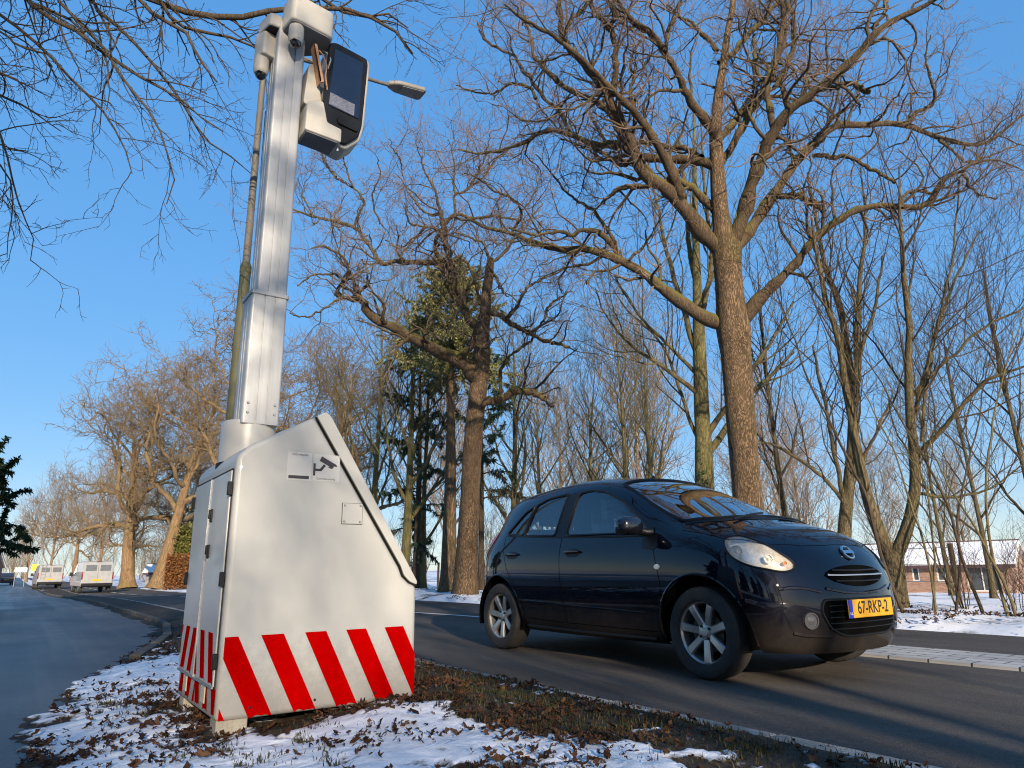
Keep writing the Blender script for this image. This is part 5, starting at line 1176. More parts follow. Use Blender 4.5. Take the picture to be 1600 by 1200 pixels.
trunk = trace([(1405, 975, 32), (1403, 950, 29), (1400, 915, 28), (1396, 885, 30), (1394, 868, 32)], D)
L = [trace([(1396, 875, 24), (1384, 855, 21), (1364, 800, 18), (1352, 740, 15), (1340, 690, 14), (1333, 640, 12), (1322, 590, 11), (1308, 520, 9), (1290, 470, 8), (1278, 400, 6), (1268, 340, 3)], D, 0, .8),
     trace([(1394, 875, 25), (1404, 860, 22), (1420, 815, 19), (1428, 760, 17), (1426, 700, 15), (1420, 640, 13), (1418, 590, 12), (1421, 520, 10), (1416, 460, 9), (1408, 410, 7), (1402, 340, 5), (1405, 260, 2.5)], D, 0, -.5),
     trace([(1426, 730, 10), (1442, 700, 8), (1475, 660, 7), (1520, 610, 6), (1560, 585, 5), (1610, 570, 3)], D, -.1, -1.2),
     trace([(1424, 680, 8), (1440, 600, 6), (1460, 520, 5), (1490, 440, 4), (1530, 360, 2)], D, -.1, .9),
     trace([(1424, 620, 7), (1470, 570, 5), (1530, 520, 4), (1600, 480, 3)], D, -.1, -.7),
     trace([(1440, 690, 6), (1448, 600, 5), (1458, 540, 4.5), (1480, 460, 4), (1495, 370, 3), (1500, 280, 2)], D, .2, .6),
     trace([(1352, 745, 7), (1340, 660, 5), (1345, 560, 4), (1330, 450, 3)], D, .3, .9),
     trace([(1420, 770, 6), (1460, 772, 5), (1510, 770, 4), (1560, 755, 3), (1610, 720, 2)], D, -.1, -.8)]
lv = twig_whip(L, g, .9, d1=2.6, d2=3.6, d3=4.5, r3=.003, rm=.0035, bias=np.array([.5, -.2, .1]))
make_tree('forked_tree', base, 'bare tree with a low V-shaped fork, growing beside the snowy verge right of the car', 'tree', trunk, lv, M_darkt, [M_darkt, M_darkc], g, knob=.05, S=20, K=24, flare=.5, tw=1)
g = np.random.default_rng(37); D = 15.2
base = at_r(1326, 938, 15.7); base = (base.x, base.y, float(gz(base.x, base.y)))
trunk = trace([(1322, 940, 27), (1319, 880, 22), (1320, 820, 20), (1326, 760, 18), (1332, 700, 17), (1334, 650, 16)], D)
L = [trace([(1334, 660, 13), (1330, 600, 12), (1322, 550, 11), (1312, 490, 10), (1300, 450, 9), (1285, 410, 7), (1272, 340, 5), (1262, 270, 3)], D, 0, .8),
     trace([(1334, 650, 13), (1337, 590, 11), (1336, 530, 10), (1340, 470, 8), (1346, 400, 6), (1350, 330, 4), (1345, 260, 2)], D, 0, -.5),
     trace([(1322, 800, 8), (1308, 740, 7), (1296, 680, 6), (1283, 610, 5), (1270, 540, 3)], D, 0, -.8),
     trace([(1338, 600, 7), (1352, 540, 6), (1368, 480, 5), (1378, 400, 3)], D, -.1, .6),
     trace([(1323, 790, 7), (1290, 750, 6), (1240, 710, 5), (1195, 690, 3.5), (1160, 700, 2)], D, 0, -1.0),
     trace([(1325, 770, 6), (1362, 700, 5), (1395, 620, 3)], D, 0, .7)]
lv = twig_whip(L, g, 1.1, d1=2.4, d2=3.4, d3=4.4, r3=.004, rm=.0045)
make_tree('twin_stem_tree', base, 'slender bare tree dividing into two upright stems, behind the front end of the dark car', 'tree', trunk, lv, M_darkt, [M_darkt, M_darkc], g, knob=.04, S=18, K=30, tw=1)
# ---- the mossy lime behind the big oak
g = np.random.default_rng(41); D = 17.6
base = at_r(1102, 935, 18.2); base = (base.x, base.y, float(gz(base.x, base.y)))
trunk = trace([(1103, 935, 36), (1102, 860, 32), (1102, 800, 31), (1100, 740, 29), (1099, 690, 25), (1096, 640, 23), (1094, 580, 21), (1092, 520, 19), (1090, 470, 15), (1088, 400, 12), (1086, 330, 9), (1085, 250, 6), (1084, 170, 3)], D)
L = [trace([(1100, 715, 14), (1120, 690, 12), (1134, 665, 10), (1165, 625, 8), (1200, 590, 6), (1240, 550, 4)], D, 0, .8),
     trace([(1098, 690, 12), (1130, 640, 8), (1165, 590, 7), (1205, 540, 5), (1240, 470, 3)], D, 0, -1),
     trace([(1092, 560, 10), (1078, 520, 9), (1068, 470, 8), (1050, 420, 7), (1035, 360, 5), (1020, 290, 3)], D, 0, .8),
     trace([(1092, 530, 9), (1100, 470, 8), (1108, 410, 7), (1102, 340, 6), (1098, 260, 4), (1094, 180, 2)], D, 0, -.8),
     trace([(1096, 620, 8), (1060, 590, 7), (1030, 570, 6), (990, 545, 5), (950, 500, 3), (930, 450, 2)], D, 0, -.8),
     trace([(1098, 700, 7), (1080, 660, 6), (1062, 600, 5), (1040, 545, 4), (1000, 500, 3)], D, 0, .7),
     trace([(1094, 590, 7), (1050, 545, 5), (1005, 500, 4), (960, 430, 3)], D, 0, 1.2),
     trace([(1089, 450, 8), (1075, 380, 7), (1070, 300, 5), (1062, 220, 3)], D, .1, 1.0),
     trace([(1090, 480, 8), (1120, 420, 6), (1150, 350, 4), (1175, 280, 2)], D, .1, 1.0)]
lv = twig_whip(L, g, 1.3, d1=2.6, d2=3.6, d3=4.8, r3=.0045, rm=.0055, a1=(25, 48))
make_tree('lime_tree', base, 'tall bare lime with yellow-green mossy trunk, standing just left of and behind the big oak', 'tree', trunk, lv, M_lime, M_limec, g, knob=.05)

# ---- procedural kinds for the rest
def gen_oak(g, H=13., r=.42, lean=(0, 0), fork=.38, nl=13, spread=.95):
    zs = np.linspace(0, 1, 9); base_l = [(lean[0] * z * H + .06 * math.sin(z * 7), lean[1] * z * H, z * H * .8, r * (1 - .82 * z ** 1.1)) for z in zs]
    limbs = []
    for k in range(nl):
        u = fork + (.98 - fork) * (k / (nl - 1)); f = u * 8; i = min(int(f), 7); p = np.array(base_l[i]) * (1 - (f - i)) + np.array(base_l[i + 1]) * (f - i)
        a = k * 2.399 + g.uniform(-.4, .4); el = R(g.uniform(8, 40) + 45 * (u - fork)); Ln = H * spread * (.62 - .34 * (u - fork)) * g.uniform(.75, 1.1)
        d = np.array([math.cos(a) * math.cos(el), math.sin(a) * math.cos(el), math.sin(el)]); q = p[:3].copy(); rr = p[3] * .62; pts = [(*q, rr)]
        for s in range(1, 8):
            d = d + g.normal(0, .26, 3) + np.array([0, 0, .05]); d /= np.linalg.norm(d); q = q + d * Ln / 7; pts.append((*q, rr * (1 - .85 * s / 7)))
        limbs.append(pts)
    return base_l, limbs
def gen_whip(g, H=13., r=.2, stems=1, nl=14, spread=.32, clear=.2):
    zs = np.linspace(0, 1, 10); ph = g.uniform(0, 6); base_l = [(.10 * math.sin(z * 5 + ph) * H * .06, .10 * math.cos(z * 4 + ph) * H * .06, z * H, r * (1 - .95 * z)) for z in zs]
    limbs = []
    for k in range(nl):
        u = clear + (.92 - clear) * k / (nl - 1); f = u * 9; i = min(int(f), 8); p = np.array(base_l[i]) * (1 - (f - i)) + np.array(base_l[i + 1]) * (f - i)
        a = k * 2.399 + g.uniform(-.5, .5); el = R(g.uniform(42, 62)); Ln = H * (spread * 1.3 * (1 - u * .55)) * g.uniform(.7, 1.15); d = np.array([math.cos(a) * math.cos(el), math.sin(a) * math.cos(el), math.sin(el)]); q = p[:3].copy(); rr = p[3] * .55; pts = [(*q, rr)]
        for s in range(1, 7):
            d = d + g.normal(0, .09, 3) + np.array([0, 0, .09]); d /= np.linalg.norm(d); q = q + d * Ln / 6; pts.append((*q, rr * (1 - .8 * s / 6)))
        limbs.append(pts)
    return base_l, limbs
def gen_stems(g, H=5., n=9, r=.03, out=.5):
    limbs = []
    for k in range(n):
        a = g.uniform(0, 6.28); d = np.array([math.cos(a) * out * g.uniform(.1, 1), math.sin(a) * out * g.uniform(.1, 1), 1.]); d /= np.linalg.norm(d); q = np.array([math.cos(a) * .12, math.sin(a) * .12, 0]) * g.uniform(0, 1.5); Ln = H * g.uniform(.55, 1.05); pts = [(*q, r)]
        for s in range(1, 8):
            d = d + g.normal(0, .10, 3); d /= np.linalg.norm(d); q = q + d * Ln / 7; pts.append((*q, r * (1 - .85 * s / 7)))
        limbs.append(pts)
    return limbs
class Proto: pass
def proto(name, trunk_l, lv, mt, mc, g, S=16, K=30, knob=.05, flare=.4):
    p = Proto(); p.name = name; p.mt, p.mc = mt, mc
    p.trunk = trunk_mesh('trunk', trunk_l, mt, g, K, S, knob, flare) if trunk_l else None
    V, F = join(lv, g); p.crown = np_mesh('crown', V, [F])
    if p.trunk: p.trunk.materials.append(mt)
    p.crown.materials.append(mc); return p
def plant(p, loc, label, cat, group=None, s=1., rz=0., sz=None, tilt=(0, 0), name=None, mc=None):
    if p.trunk is None:
        o = bpy.data.objects.new(name or p.name, p.crown); COL.objects.link(o)
    else:
        o = empty(name or p.name)
        for nm, me in (('trunk', p.trunk), ('crown', p.crown)):
            c = bpy.data.objects.new(nm, me); COL.objects.link(c); c.parent = o
    o.location = loc; o.rotation_euler = (tilt[0], tilt[1], rz); o.scale = (s, s, sz or s)
    return tag(o, label, cat, group)
def oakproto(seed, mt=None, mc=None, tw=1.6, r3=.012, rm=.013, **k):
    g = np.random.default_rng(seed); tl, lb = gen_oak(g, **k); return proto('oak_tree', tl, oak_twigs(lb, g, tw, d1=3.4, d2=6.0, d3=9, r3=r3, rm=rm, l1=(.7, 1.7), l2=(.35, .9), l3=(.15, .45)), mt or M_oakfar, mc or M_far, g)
PO = [oakproto(101, lean=(.02, .0)), oakproto(102, H=12, nl=15, fork=.32), oakproto(103, H=14, spread=.8, nl=12, fork=.45)]
def whipproto(seed, mt, mc, r3=.0055, rm=.0065, sc=1.7, nm='slender_tree', **k):
    g = np.random.default_rng(seed); tl, lb = gen_whip(g, **k); return proto(nm, tl, twig_whip(lb + [tl[4:]], g, sc, d1=2.8, d2=3.4, d3=3.6, r3=r3, rm=rm, a1=(25, 45)), mt, mc, g, S=14)
PW = [whipproto(111, M_lime, M_limec), whipproto(112, M_lime, M_limec, H=12, r=.16, nl=16, spread=.4, clear=.12), whipproto(113, M_oakfar, M_pink, H=15, r=.22, nl=20, spread=.42, clear=.15, r3=.017, rm=.018, sc=1.6)]
PW.append(whipproto(114, M_darkt, M_darkc, H=12, r=.12, nl=13, spread=.34, clear=.2, sc=1.9))
# left pair of oaks and the row behind the camera unit
def ptree(p, px, r, label, s=1., rz=0., tilt=(0, 0), group=None, cat='tree', sz=None, name=None): return plant(p, gp(px, r), label, cat, group, s, rz, sz, tilt, name)
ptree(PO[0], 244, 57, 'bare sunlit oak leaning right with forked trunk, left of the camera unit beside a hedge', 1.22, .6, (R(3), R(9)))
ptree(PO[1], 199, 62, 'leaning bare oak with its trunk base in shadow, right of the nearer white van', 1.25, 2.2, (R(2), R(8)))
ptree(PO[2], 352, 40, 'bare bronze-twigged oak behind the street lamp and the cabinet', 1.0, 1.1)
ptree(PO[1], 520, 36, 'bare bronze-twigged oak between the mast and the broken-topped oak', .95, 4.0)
ptree(PO[0], 300, 80, 'distant bare oak seen behind the leaning sunlit oak', 1.15, 3.3)
ptree(PW[2], 150, 92, 'round bare tree standing behind the nearer white van', .95, .4, sz=.8)
ptree(PW[2], 75, 118, 'pale bare tree far down the road above the farther white van', .95, 2.4, sz=.85)
ptree(PO[2], 112, 140, 'very distant bare tree between the two vans', 1.0, .2)
ptree(PW[2], 38, 150, 'faint bare tree at the far end of the road, above the road sign', .95, 4.4, sz=.85)
ptree(PO[1], 200, 110, 'distant reddish bare tree between the two leaning oaks', 1.1, 5.1)
ptree(PW[2], 275, 72, 'bushy bare tree rising behind the orange beech hedge', .62, 1.5)
# trees between the camera unit and the car
ptree(PW[0], 628, 24, 'slender mossy bare tree just right of the cabinet slope', .86, 0, (0, R(2)))
ptree(PW[1], 580, 31, 'tall pale bare tree behind the cabinet top', 1.1, 1.7)
ptree(PW[1], 662, 27, 'thin bare tree left of the dark spruce trunk', .8, 3.1)
ptree(PW[0], 806, 27, 'slender upright bare tree above the rear of the car', .82, 2.0)
ptree(PW[1], 848, 31, 'bare tree with curved stems above the car roof, right of the broken-topped oak', .82, 4.1)
ptree(PW[1], 915, 25, 'leaning thin bare tree above the middle of the car roof', .66, 5.0, (0, R(6)))
ptree(PW[1], 985, 23, 'fan-shaped bare tree with many straight stems above the car roof', .72, .9)
ptree(PW[0], 1030, 27, 'straight thin bare tree left of the mossy lime', .75, 3.9)
ptree(PW[2], 1010, 48, 'pinkish tall bare tree behind the left limbs of the big oak', 1.1, 2.6)
ptree(PW[2], 880, 50, 'distant bare tree behind the car roof, lower than its neighbours', .85, 1.2)
ptree(PW[2], 700, 52, 'distant bare tree behind the spruce', .95, 4.9)
ptree(PW[2], 1205, 55, 'tall bare tree directly behind the big oak trunk', .95, 3.4)
ptree(PW[2], 1262, 46, 'pale low bare tree right of the big oak trunk', .62, 5.4)
ptree(PW[2], 1390, 75, 'distant bare tree beyond the brick building, left part', .75, .3)
ptree(PW[2], 1520, 80, 'distant bare tree beyond the brick building, right part', .7, 2.9)
ptree(PW[3], 1548, 21, 'bare whippy tree behind the saplings at the right edge', .6, 2.2)
ptree(PW[3], 1485, 26, 'straight bare tree right of the forked tree, behind the saplings', .66, .5)
ptree(PW[3], 1640, 14.5, 'bare tree reaching in from the right edge of the picture', .52, 1.4)
ptree(PW[3], 1240, 19, 'thin bare tree just right of the big oak, with crossing branches', .75, 1.0)
# saplings at the right
def stemproto(seed, name, mc, sc=1., H=5., n=9, r=.02, out=.45, d1=2., d2=3., d3=3., r3=.004, rm=.0045):
    g = np.random.default_rng(seed); lb = gen_stems(g, H, n, r, out); return proto(name, None, twig_whip(lb, g, sc, d1=d1, d2=d2, d3=d3, r3=r3, rm=rm, l1=(.5, 1.3), a1=(18, 42), gn=.13), None, mc, g)
PS = [stemproto(121, 'shrub', M_darkc, H=3.6, n=10), stemproto(122, 'shrub', M_darkc, H=2.6, n=14, out=.9, r=.014), stemproto(123, 'shrub', M_far, H=4.2, n=8, out=.35)]
PT = [stemproto(124, 'sapling', M_darkc, H=6.5, n=1, out=.12, r=.028, d1=1.4), stemproto(125, 'sapling', M_limec, H=5.2, n=2, out=.22, r=.02, d1=1.5)]
rn = random.Random(5)
for k, (px, r, s, lb) in enumerate([(1425, 10.8, .95, 'thin pole-like sapling leaning against the forked tree'), (1447, 11.0, .9, 'straight thin sapling right of the forked tree, half a pace away'), (1472, 11.8, .8, 'reddish sapling in front of the small left window of the brick building'), (1500, 12.6, .7, 'crooked sapling in front of the brick building, between its small windows'), (1545, 11.4, .85, 'sapling in front of the large dark window of the brick building'), (1585, 10.4, 1.0, 'tall sapling in front of the gable end, at the right edge')]):
    plant(PT[k % 2], gp(px, r), lb, 'sapling', 'saplings along the snowy verge', s, rn.uniform(0, 6), tilt=(rn.uniform(-.05, .05), rn.uniform(-.07, .07)))
for k in range(48):
    px = rn.uniform(600, 1640) if k % 3 else rn.uniform(600, 1200); r = rn.uniform(16, 30) if px < 1350 else rn.uniform(10.8, 17)
    loc = gp(px, r)
    if loc.x < far_edge(loc.y) + 1.5 or px > 1380 and k % 2: continue
    p = PS[rn.choice([0, 1, 1, 2])]; sc_ = rn.uniform(.55, 1.0) * (.55 if px > 1330 else 1)
    plant(p, loc, 'bare many-stemmed shrub in the thicket beyond the far verge', 'shrub', 'shrubs in the thicket beyond the far verge', sc_, rn.uniform(0, 6))
for k in range(62):
    if k < 34: x, y, lb, gr, sc_ = rn.uniform(9, 20), rn.uniform(58, 160), 'distant bare brush along the far side of the road', 'brush along the far part of the road', rn.uniform(.9, 1.7)
    elif k < 46: x, y, lb, gr, sc_ = rn.uniform(-16, -4.5), rn.uniform(85, 180), 'distant bare brush left of the far end of the cycle path', 'brush left of the cycle path', rn.uniform(.9, 1.6)
    else: x, y, lb, gr, sc_ = rn.uniform(-14, 18), rn.uniform(250, 320), 'pale bare thicket closing the far end of the road', 'thickets at the far end of the road', rn.uniform(2.2, 3.4)
    plant(PS[2], (x, y, float(gz(x, y))), lb, 'shrub', gr, sc_, rn.uniform(0, 6))
# ---- leafy growth: needles, hedges, ivy
def sprays(P, g, n, ln, wd, droop=.35, out=.8):
    """flat needle sprays set along polylines"""
    M, K, _ = P.shape; i = g.integers(0, M, n); t = g.uniform(.12, 1, n) ** .8 * (K - 1); k = np.minimum(t.astype(int), K - 2); u = (t - k)[:, None]
    a, b = P[i, k], P[i, k + 1]; p = a * (1 - u) + b * u; T = nrm(b - a); d = nrm(T * .55 + g.normal(0, out, (n, 3)) * np.array([1, 1, .9]) + np.array([0, 0, -droop]))
    s = nrm(np.cross(d, g.normal(size=(n, 3)) * .5 + np.array([0, 0, 1.]))); L = (ln * g.uniform(.55, 1.25, n))[:, None]; W = (wd * g.uniform(.6, 1.2, n))[:, None]
    z = np.zeros((n, 1)); V = np.stack([p, p + d * L * .4 + s * W, p + d * L + np.concatenate([z, z, -L * .18], 1), p + d * L * .4 - s * W], 1)
    return V.reshape(-1, 3), (np.arange(n) * 4)[:, None] + np.arange(4)[None]
def conifer(name, base, label, H, r, rad, mt, mn, seed, z0=.25, nb=90, ns=9000, ln=.34, wd=.035, gap=.0, cat='conifer', top_only=0., taper=1.):
    g = np.random.default_rng(seed); root = tag(empty(name, base), label, cat)
    tl = [(.04 * math.sin(z * 4), .03 * math.cos(z * 3), z * H, r * (1 - .93 * z)) for z in np.linspace(0, 1, 9)]
    link_mesh('trunk', trunk_mesh('trunk', tl, mt, g, 40, 16, .05, .4), mt, root)
    P = []; Rr = []
    for k in range(nb):
        u = z0 + (1 - z0) * (k + g.random()) / nb
        if g.random() < gap: continue
        a = g.uniform(0, 6.283); prof = (1 - u) ** taper / (1 - z0) ** taper if taper else 1
        if u < top_only: prof *= g.uniform(.35, 1.0)
        L_ = rad * (.18 + .82 * prof) * g.uniform(.7, 1.15); q = np.array([0, 0, u * H]); d = np.array([math.cos(a), math.sin(a), .15 + .5 * u]); pts = [q]
        for s in range(6): d = d + g.normal(0, .07, 3) + np.array([0, 0, -.13 * (1 - .6 * u)]); d /= np.linalg.norm(d); q = q + d * L_ / 6; pts.append(q)
        P.append(pts); Rr.append(np.linspace(.032, .006, 7) * (.5 + L_ / rad * .5))
    P = np.array(P); Rr = np.array(Rr)
    P1, R1 = grow(P, Rr, g, dens=2.6, t0=.2, ang=(40, 65), length=(.2, .45), rel=.22, K=4, gnarl=.08, trop=-.06, rad=.5, rmax=.010, rmin=.004)
    V, F = join([(P, Rr, 5), (P1, R1, 3)], g); link_mesh('branches', np_mesh('branches', V, [F]), mt, root)
    V1, F1 = sprays(P, g, ns // 3, ln, wd); V2, F2 = sprays(P1, g, ns - ns // 3, ln * .85, wd); me = np_mesh('foliage', np.vstack([V1, V2]), [F1, F2 + len(V1)], smooth=False)
    n = len(F1) + len(F2); at = me.attributes.new('tone', 'FLOAT', 'POINT'); at.data.foreach_set('value', np.repeat(g.uniform(0, 1, n), 4).astype(np.float32))
    link_mesh('foliage', me, mn, root); return root
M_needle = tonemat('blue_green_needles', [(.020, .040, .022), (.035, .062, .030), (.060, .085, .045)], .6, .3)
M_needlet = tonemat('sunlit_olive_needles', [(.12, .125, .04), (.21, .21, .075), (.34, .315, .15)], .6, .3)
M_yew = tonemat('dark_evergreen_needles', [(.012, .026, .008), (.026, .045, .012), (.05, .066, .018)], .6, .3)
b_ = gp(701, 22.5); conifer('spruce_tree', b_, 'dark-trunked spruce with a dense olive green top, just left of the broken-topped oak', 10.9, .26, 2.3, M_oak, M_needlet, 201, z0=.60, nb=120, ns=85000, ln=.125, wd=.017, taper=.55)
b_ = gp(650, 25.5); conifer('spruce_tree', b_, 'ragged spruce with hanging dark green branches, right of the cabinet slope', 9.4, .15, 1.7, M_darkc, M_needle, 202, z0=.16, nb=40, ns=9000, gap=.3, ln=.20, wd=.026, taper=.3)
b_ = gp(752, 24.2); conifer('spruce_tree', b_, 'thin spruce with drooping blue-green branches, seen behind the broken-topped oak', 8.2, .12, 1.75, M_darkc, M_needle, 203, z0=.34, nb=24, ns=7000, gap=.2, ln=.20, wd=.026, taper=.3)
b_ = gp(-126, 21); conifer('evergreen_tree', b_, 'dark green evergreen at the left edge of the picture beside the cycle path', 4.5, .16, 1.85, M_darkc, M_yew, 204, z0=.33, nb=170, ns=80000, ln=.15, wd=.028, taper=.8)
def hedge(name, px0, px1, r, h, dpt, label, mat, seed, n=6000, cat='hedge', lf=.11):
    g = np.random.default_rng(seed); a, b = gp(px0, r), gp(px1, r); L_ = (b - a).length; P = np.stack([g.uniform(0, L_, n), g.normal(0, dpt / 3, n), np.abs(g.beta(1.6, 1.2, n)) * h * (1 + .12 * np.sin(g.uniform(0, 6, n)))], 1)
    ang_ = math.atan2(b.y - a.y, b.x - a.x); o = leaf_cloud(name, n, P, g.uniform(lf * .6, lf * 1.3, n), mat, 1, seed); o.location = a; o.rotation_euler = (0, 0, ang_)
    return tag(o, label, cat)
M_beech = tonemat('beech_hedge_leaves', [(.10, .042, .016), (.19, .078, .026), (.28, .13, .045)], .7)
M_bush = tonemat('olive_bush_leaves', [(.06, .07, .015), (.13, .13, .03), (.20, .18, .05)], .7)
hedge('beech_hedge', 255, 300, 52, 2.1, .9, 'orange-brown beech hedge between the leaning oak and the camera unit', M_beech, 301, 7000, lf=.17)
hedge('bush', 262, 300, 58, 4.2, 1.8, 'olive green bush behind the orange beech hedge', M_bush, 302, 6000, 'bush', .24)
hedge('bush', 600, 646, 30, 1.1, .8, 'low russet leafy bush right of the cabinet foot, across the road', M_beech, 303, 1500, 'bush', .10)
# ivy on the lime
g = np.random.default_rng(77); P = []
for k in range(420):
    z = g.uniform(.2, 3.6); a = g.uniform(-1.2, .9); P.append((math.cos(a) * .30, math.sin(a) * .30, z))
iv = leaf_cloud('ivy', len(P), np.array(P), g.uniform(.06, .13, len(P)), tonemat('ivy_leaves', [(.015, .04, .012), (.03, .075, .02)], .45), 1, 78)
lt = [o for o in COL.objects if o.name.startswith('lime_tree')][0]; iv.location = (lt.location.x, lt.location.y, lt.location.z); iv.rotation_euler = (0, 0, R(-50))
tag(iv, 'dark green ivy climbing the right side of the mossy lime trunk', 'ivy')

# ---- the tree overhead at the upper left: its trunk stands left of the cycle path
Z1 = lambda L: [(x / 2.728, y / 2.728, w_) for x, y, w_ in L]
g = np.random.default_rng(51); D = 7.6; tb = (-5.2, 6.5, 0.)
tl = [(-5.2, 6.5, -.05, .34), (-5.15, 6.45, 2, .29), (-5.1, 6.4, 4, .26), (-5.0, 6.4, 6, .22), (-5.0, 6.5, 8, .17), (-5.1, 6.6, 10, .12), (-5.0, 6.7, 12, .05)]
def over(z0, L_, d0=0., d1=0.):
    l = trace(L_, D, d0, d1); z0_ = np.array([-5.05, 6.42, z0]); q = np.array(l[0][:3]); m_ = (z0_ + q) / 2 + np.array([0, 0, .5])
    return [(*z0_, .085), (*m_, max(.045, l[0][3] * 1.15))] + l
LO = [over(4.9, Z1([(-90, 20, 6), (0, 65, 5), (120, 150, 5), (220, 245, 4.5), (300, 330, 4), (370, 390, 4), (430, 450, 3.5), (480, 530, 3), (520, 610, 2.5), (560, 700, 2), (563, 740, 1.5)])),
      over(5.6, Z1([(20, -60, 8), (110, 0, 7), (200, 70, 7), (330, 130, 7), (400, 190, 6.5), (460, 240, 6), (560, 300, 5), (640, 360, 4.5), (720, 390, 4), (790, 440, 3), (850, 500, 2.5), (950, 560, 2)]), 0, .4),
      over(6.2, Z1([(200, -40, 5), (250, 20, 5), (340, 115, 5), (400, 180, 5), (455, 235, 4.5), (500, 320, 4), (560, 400, 4), (620, 460, 3.5), (680, 560, 3), (710, 650, 2.5), (745, 790, 2), (710, 870, 1.5)]), .2, -.2),
      over(6.6, Z1([(300, -60, 6), (360, 0, 6), (430, 60, 6), (530, 140, 5), (620, 240, 4.5), (680, 320, 4), (740, 390, 4), (800, 480, 3.5), (860, 590, 3), (950, 640, 2.5), (1020, 700, 2), (1070, 740, 1.2)]), .3, .6),
      over(7.0, Z1([(560, -40, 8), (640, 0, 8), (720, 45, 9), (850, 65, 9.5), (960, 82, 9.5), (1050, 78, 9), (1140, 55, 8.5), (1250, 40, 8), (1400, 40, 7), (1480, 45, 6), (1600, 90, 5), (1700, 150, 4), (1760, 230, 3)]), .4, 1.2),
      over(6.8, Z1([(540, -60, 6), (600, 0, 6), (680, 60, 6), (760, 100, 6), (810, 150, 5), (840, 220, 4), (880, 290, 3.5), (925, 350, 2.5)]), .2, 0),
      over(6.8, Z1([(640, -30, 6), (720, 80, 5.5), (800, 120, 5), (900, 140, 5), (1000, 160, 4), (1080, 195, 3), (1160, 250, 2.5)]), .3, 1.0),
      over(4.4, Z1([(-80, 480, 4), (-20, 540, 4), (20, 600, 3.5), (45, 700, 3), (75, 830, 2.5), (110, 930, 2), (145, 1010, 1.6), (130, 1110, 1.2)]), -.6, -.8),
      over(4.6, Z1([(-120, 330, 5), (-20, 400, 4), (60, 430, 3.5), (130, 470, 3), (200, 520, 2), (260, 560, 1.5)]), -.4, -.6),
      over(4.6, Z1([(-120, 620, 4), (-40, 660, 3), (40, 760, 2.5), (60, 880, 2), (40, 980, 1.6), (30, 1100, 1)]), -.6, -.9),
      over(4.8, Z1([(-100, 250, 4), (-20, 300, 3.5), (60, 330, 3), (110, 380, 2)]), -.2, -.4),
      over(6.0, Z1([(60, -60, 5), (130, 10, 5), (200, 40, 4.5), (290, 80, 4), (360, 140, 3)]), .1, .3),
      over(7.4, Z1([(1300, -60, 6), (1420, 30, 5), (1560, 70, 4), (1660, 60, 3), (1740, 120, 2)]), .8, 1.3),
      over(5.4, Z1([(-60, 100, 4), (60, 190, 3.5), (200, 240, 3), (215, 310, 2.2), (200, 350, 1.5)]), -.2, -.3)]
P0, R0 = resample(LO, 30); P0 = wobble(P0, R0, g, .006)
P1, R1 = grow(P0, R0, g, dens=3.2, t0=.25, ang=(25, 60), length=(.35, 1.0), K=9, gnarl=.16, trop=-.05, rad=.6, rmax=.014, rmin=.005, tip=.4)
P2, R2 = grow(P1, R1, g, dens=6.0, t0=.12, ang=(25, 60), length=(.15, .45), K=6, gnarl=.2, trop=-.02, rad=.7, rmax=.0052, rmin=.0034, tip=.5)
P3, R3 = grow(P2, R2, g, dens=7.5, t0=.15, ang=(25, 60), length=(.05, .16), K=4, gnarl=.22, trop=.0, rad=.8, rmax=.0030, rmin=.0026, tip=.6)
_, extra = gen_oak(np.random.default_rng(52), H=12, r=.3, nl=9, fork=.5); extra = [[(x - 5.05, y + 6.45, z, r) for x, y, z, r in l] for l in extra if l[-1][0] < 1]
Pe, Re_ = resample(extra, 20); Pe1, Re1 = grow(Pe, Re_, g, dens=2, ang=(25, 60), length=(.5, 1.3), K=7, gnarl=.2, rmax=.02, rmin=.006)
make_tree('overhanging_tree', tb, 'bare tree whose fine drooping twigs hang into the sky at the upper left', 'tree', tl, [(P0, R0, 7), (P1, R1, 4), (P2, R2, 3), (P3, R3, 3), (Pe, Re_, 6), (Pe1, Re1, 3)], M_oak, M_darkc, g)
# ---- trees behind the camera: the verge, the path and the cabinet lie in their winter shade, and the car mirrors them
for k, (x, y, s, rz, lb) in enumerate([(-7.2, -8.5, .85, .3, 'bare oak beside the cycle path behind the viewer, nearest'), (-12.5, -33, .95, 2.0, 'bare oak beside the road behind the viewer, second'), (-11, -15, 1.0, 4.0, 'bare oak beyond the cycle path behind the viewer'), (-15.5, -40, 1.05, 5.2, 'bare oak beside the road behind the viewer, third')]):
    plant(PO[k % 3], (x, y, 0), lb, 'tree', None, s, rz)
ev = conifer('evergreen_tree', Vector((-13, 2, 0)), 'tall dark evergreen added off-frame left of the cycle path, level with the cabinet', 6, .2, 2.4, M_darkc, M_yew, 205, z0=.03, nb=110, ns=26000, ln=.34, wd=.07, taper=.7)  # unseen evergreen row, added as a dark mass to darken the car's reflections
for k, (x, y, s, lb) in enumerate([(-13.5, 6.5, 1.05, 'tall dark evergreen added off-frame left of the cycle path, just beyond the cabinet'), (-12.6, -2.8, .95, 'tall dark evergreen added off-frame left of the cycle path, level with the viewer'), (-13.6, 11.5, 1.1, 'tall dark evergreen added off-frame left of the cycle path, farthest ahead of the cabinet'), (-13.2, -7.5, 1.0, 'tall dark evergreen added off-frame left of the cycle path, behind the viewer')]):
    c = copy_tree(ev); c.location = (x, y, 0); c.scale = (s, s, s); c.rotation_euler = (0, 0, k * 2.0); c['label'] = lb
plant(PW[1], (-2.3, -15.5, 0), 'fine-twigged bare tree beside the road behind the viewer', 'tree', None, 1.0, .7)
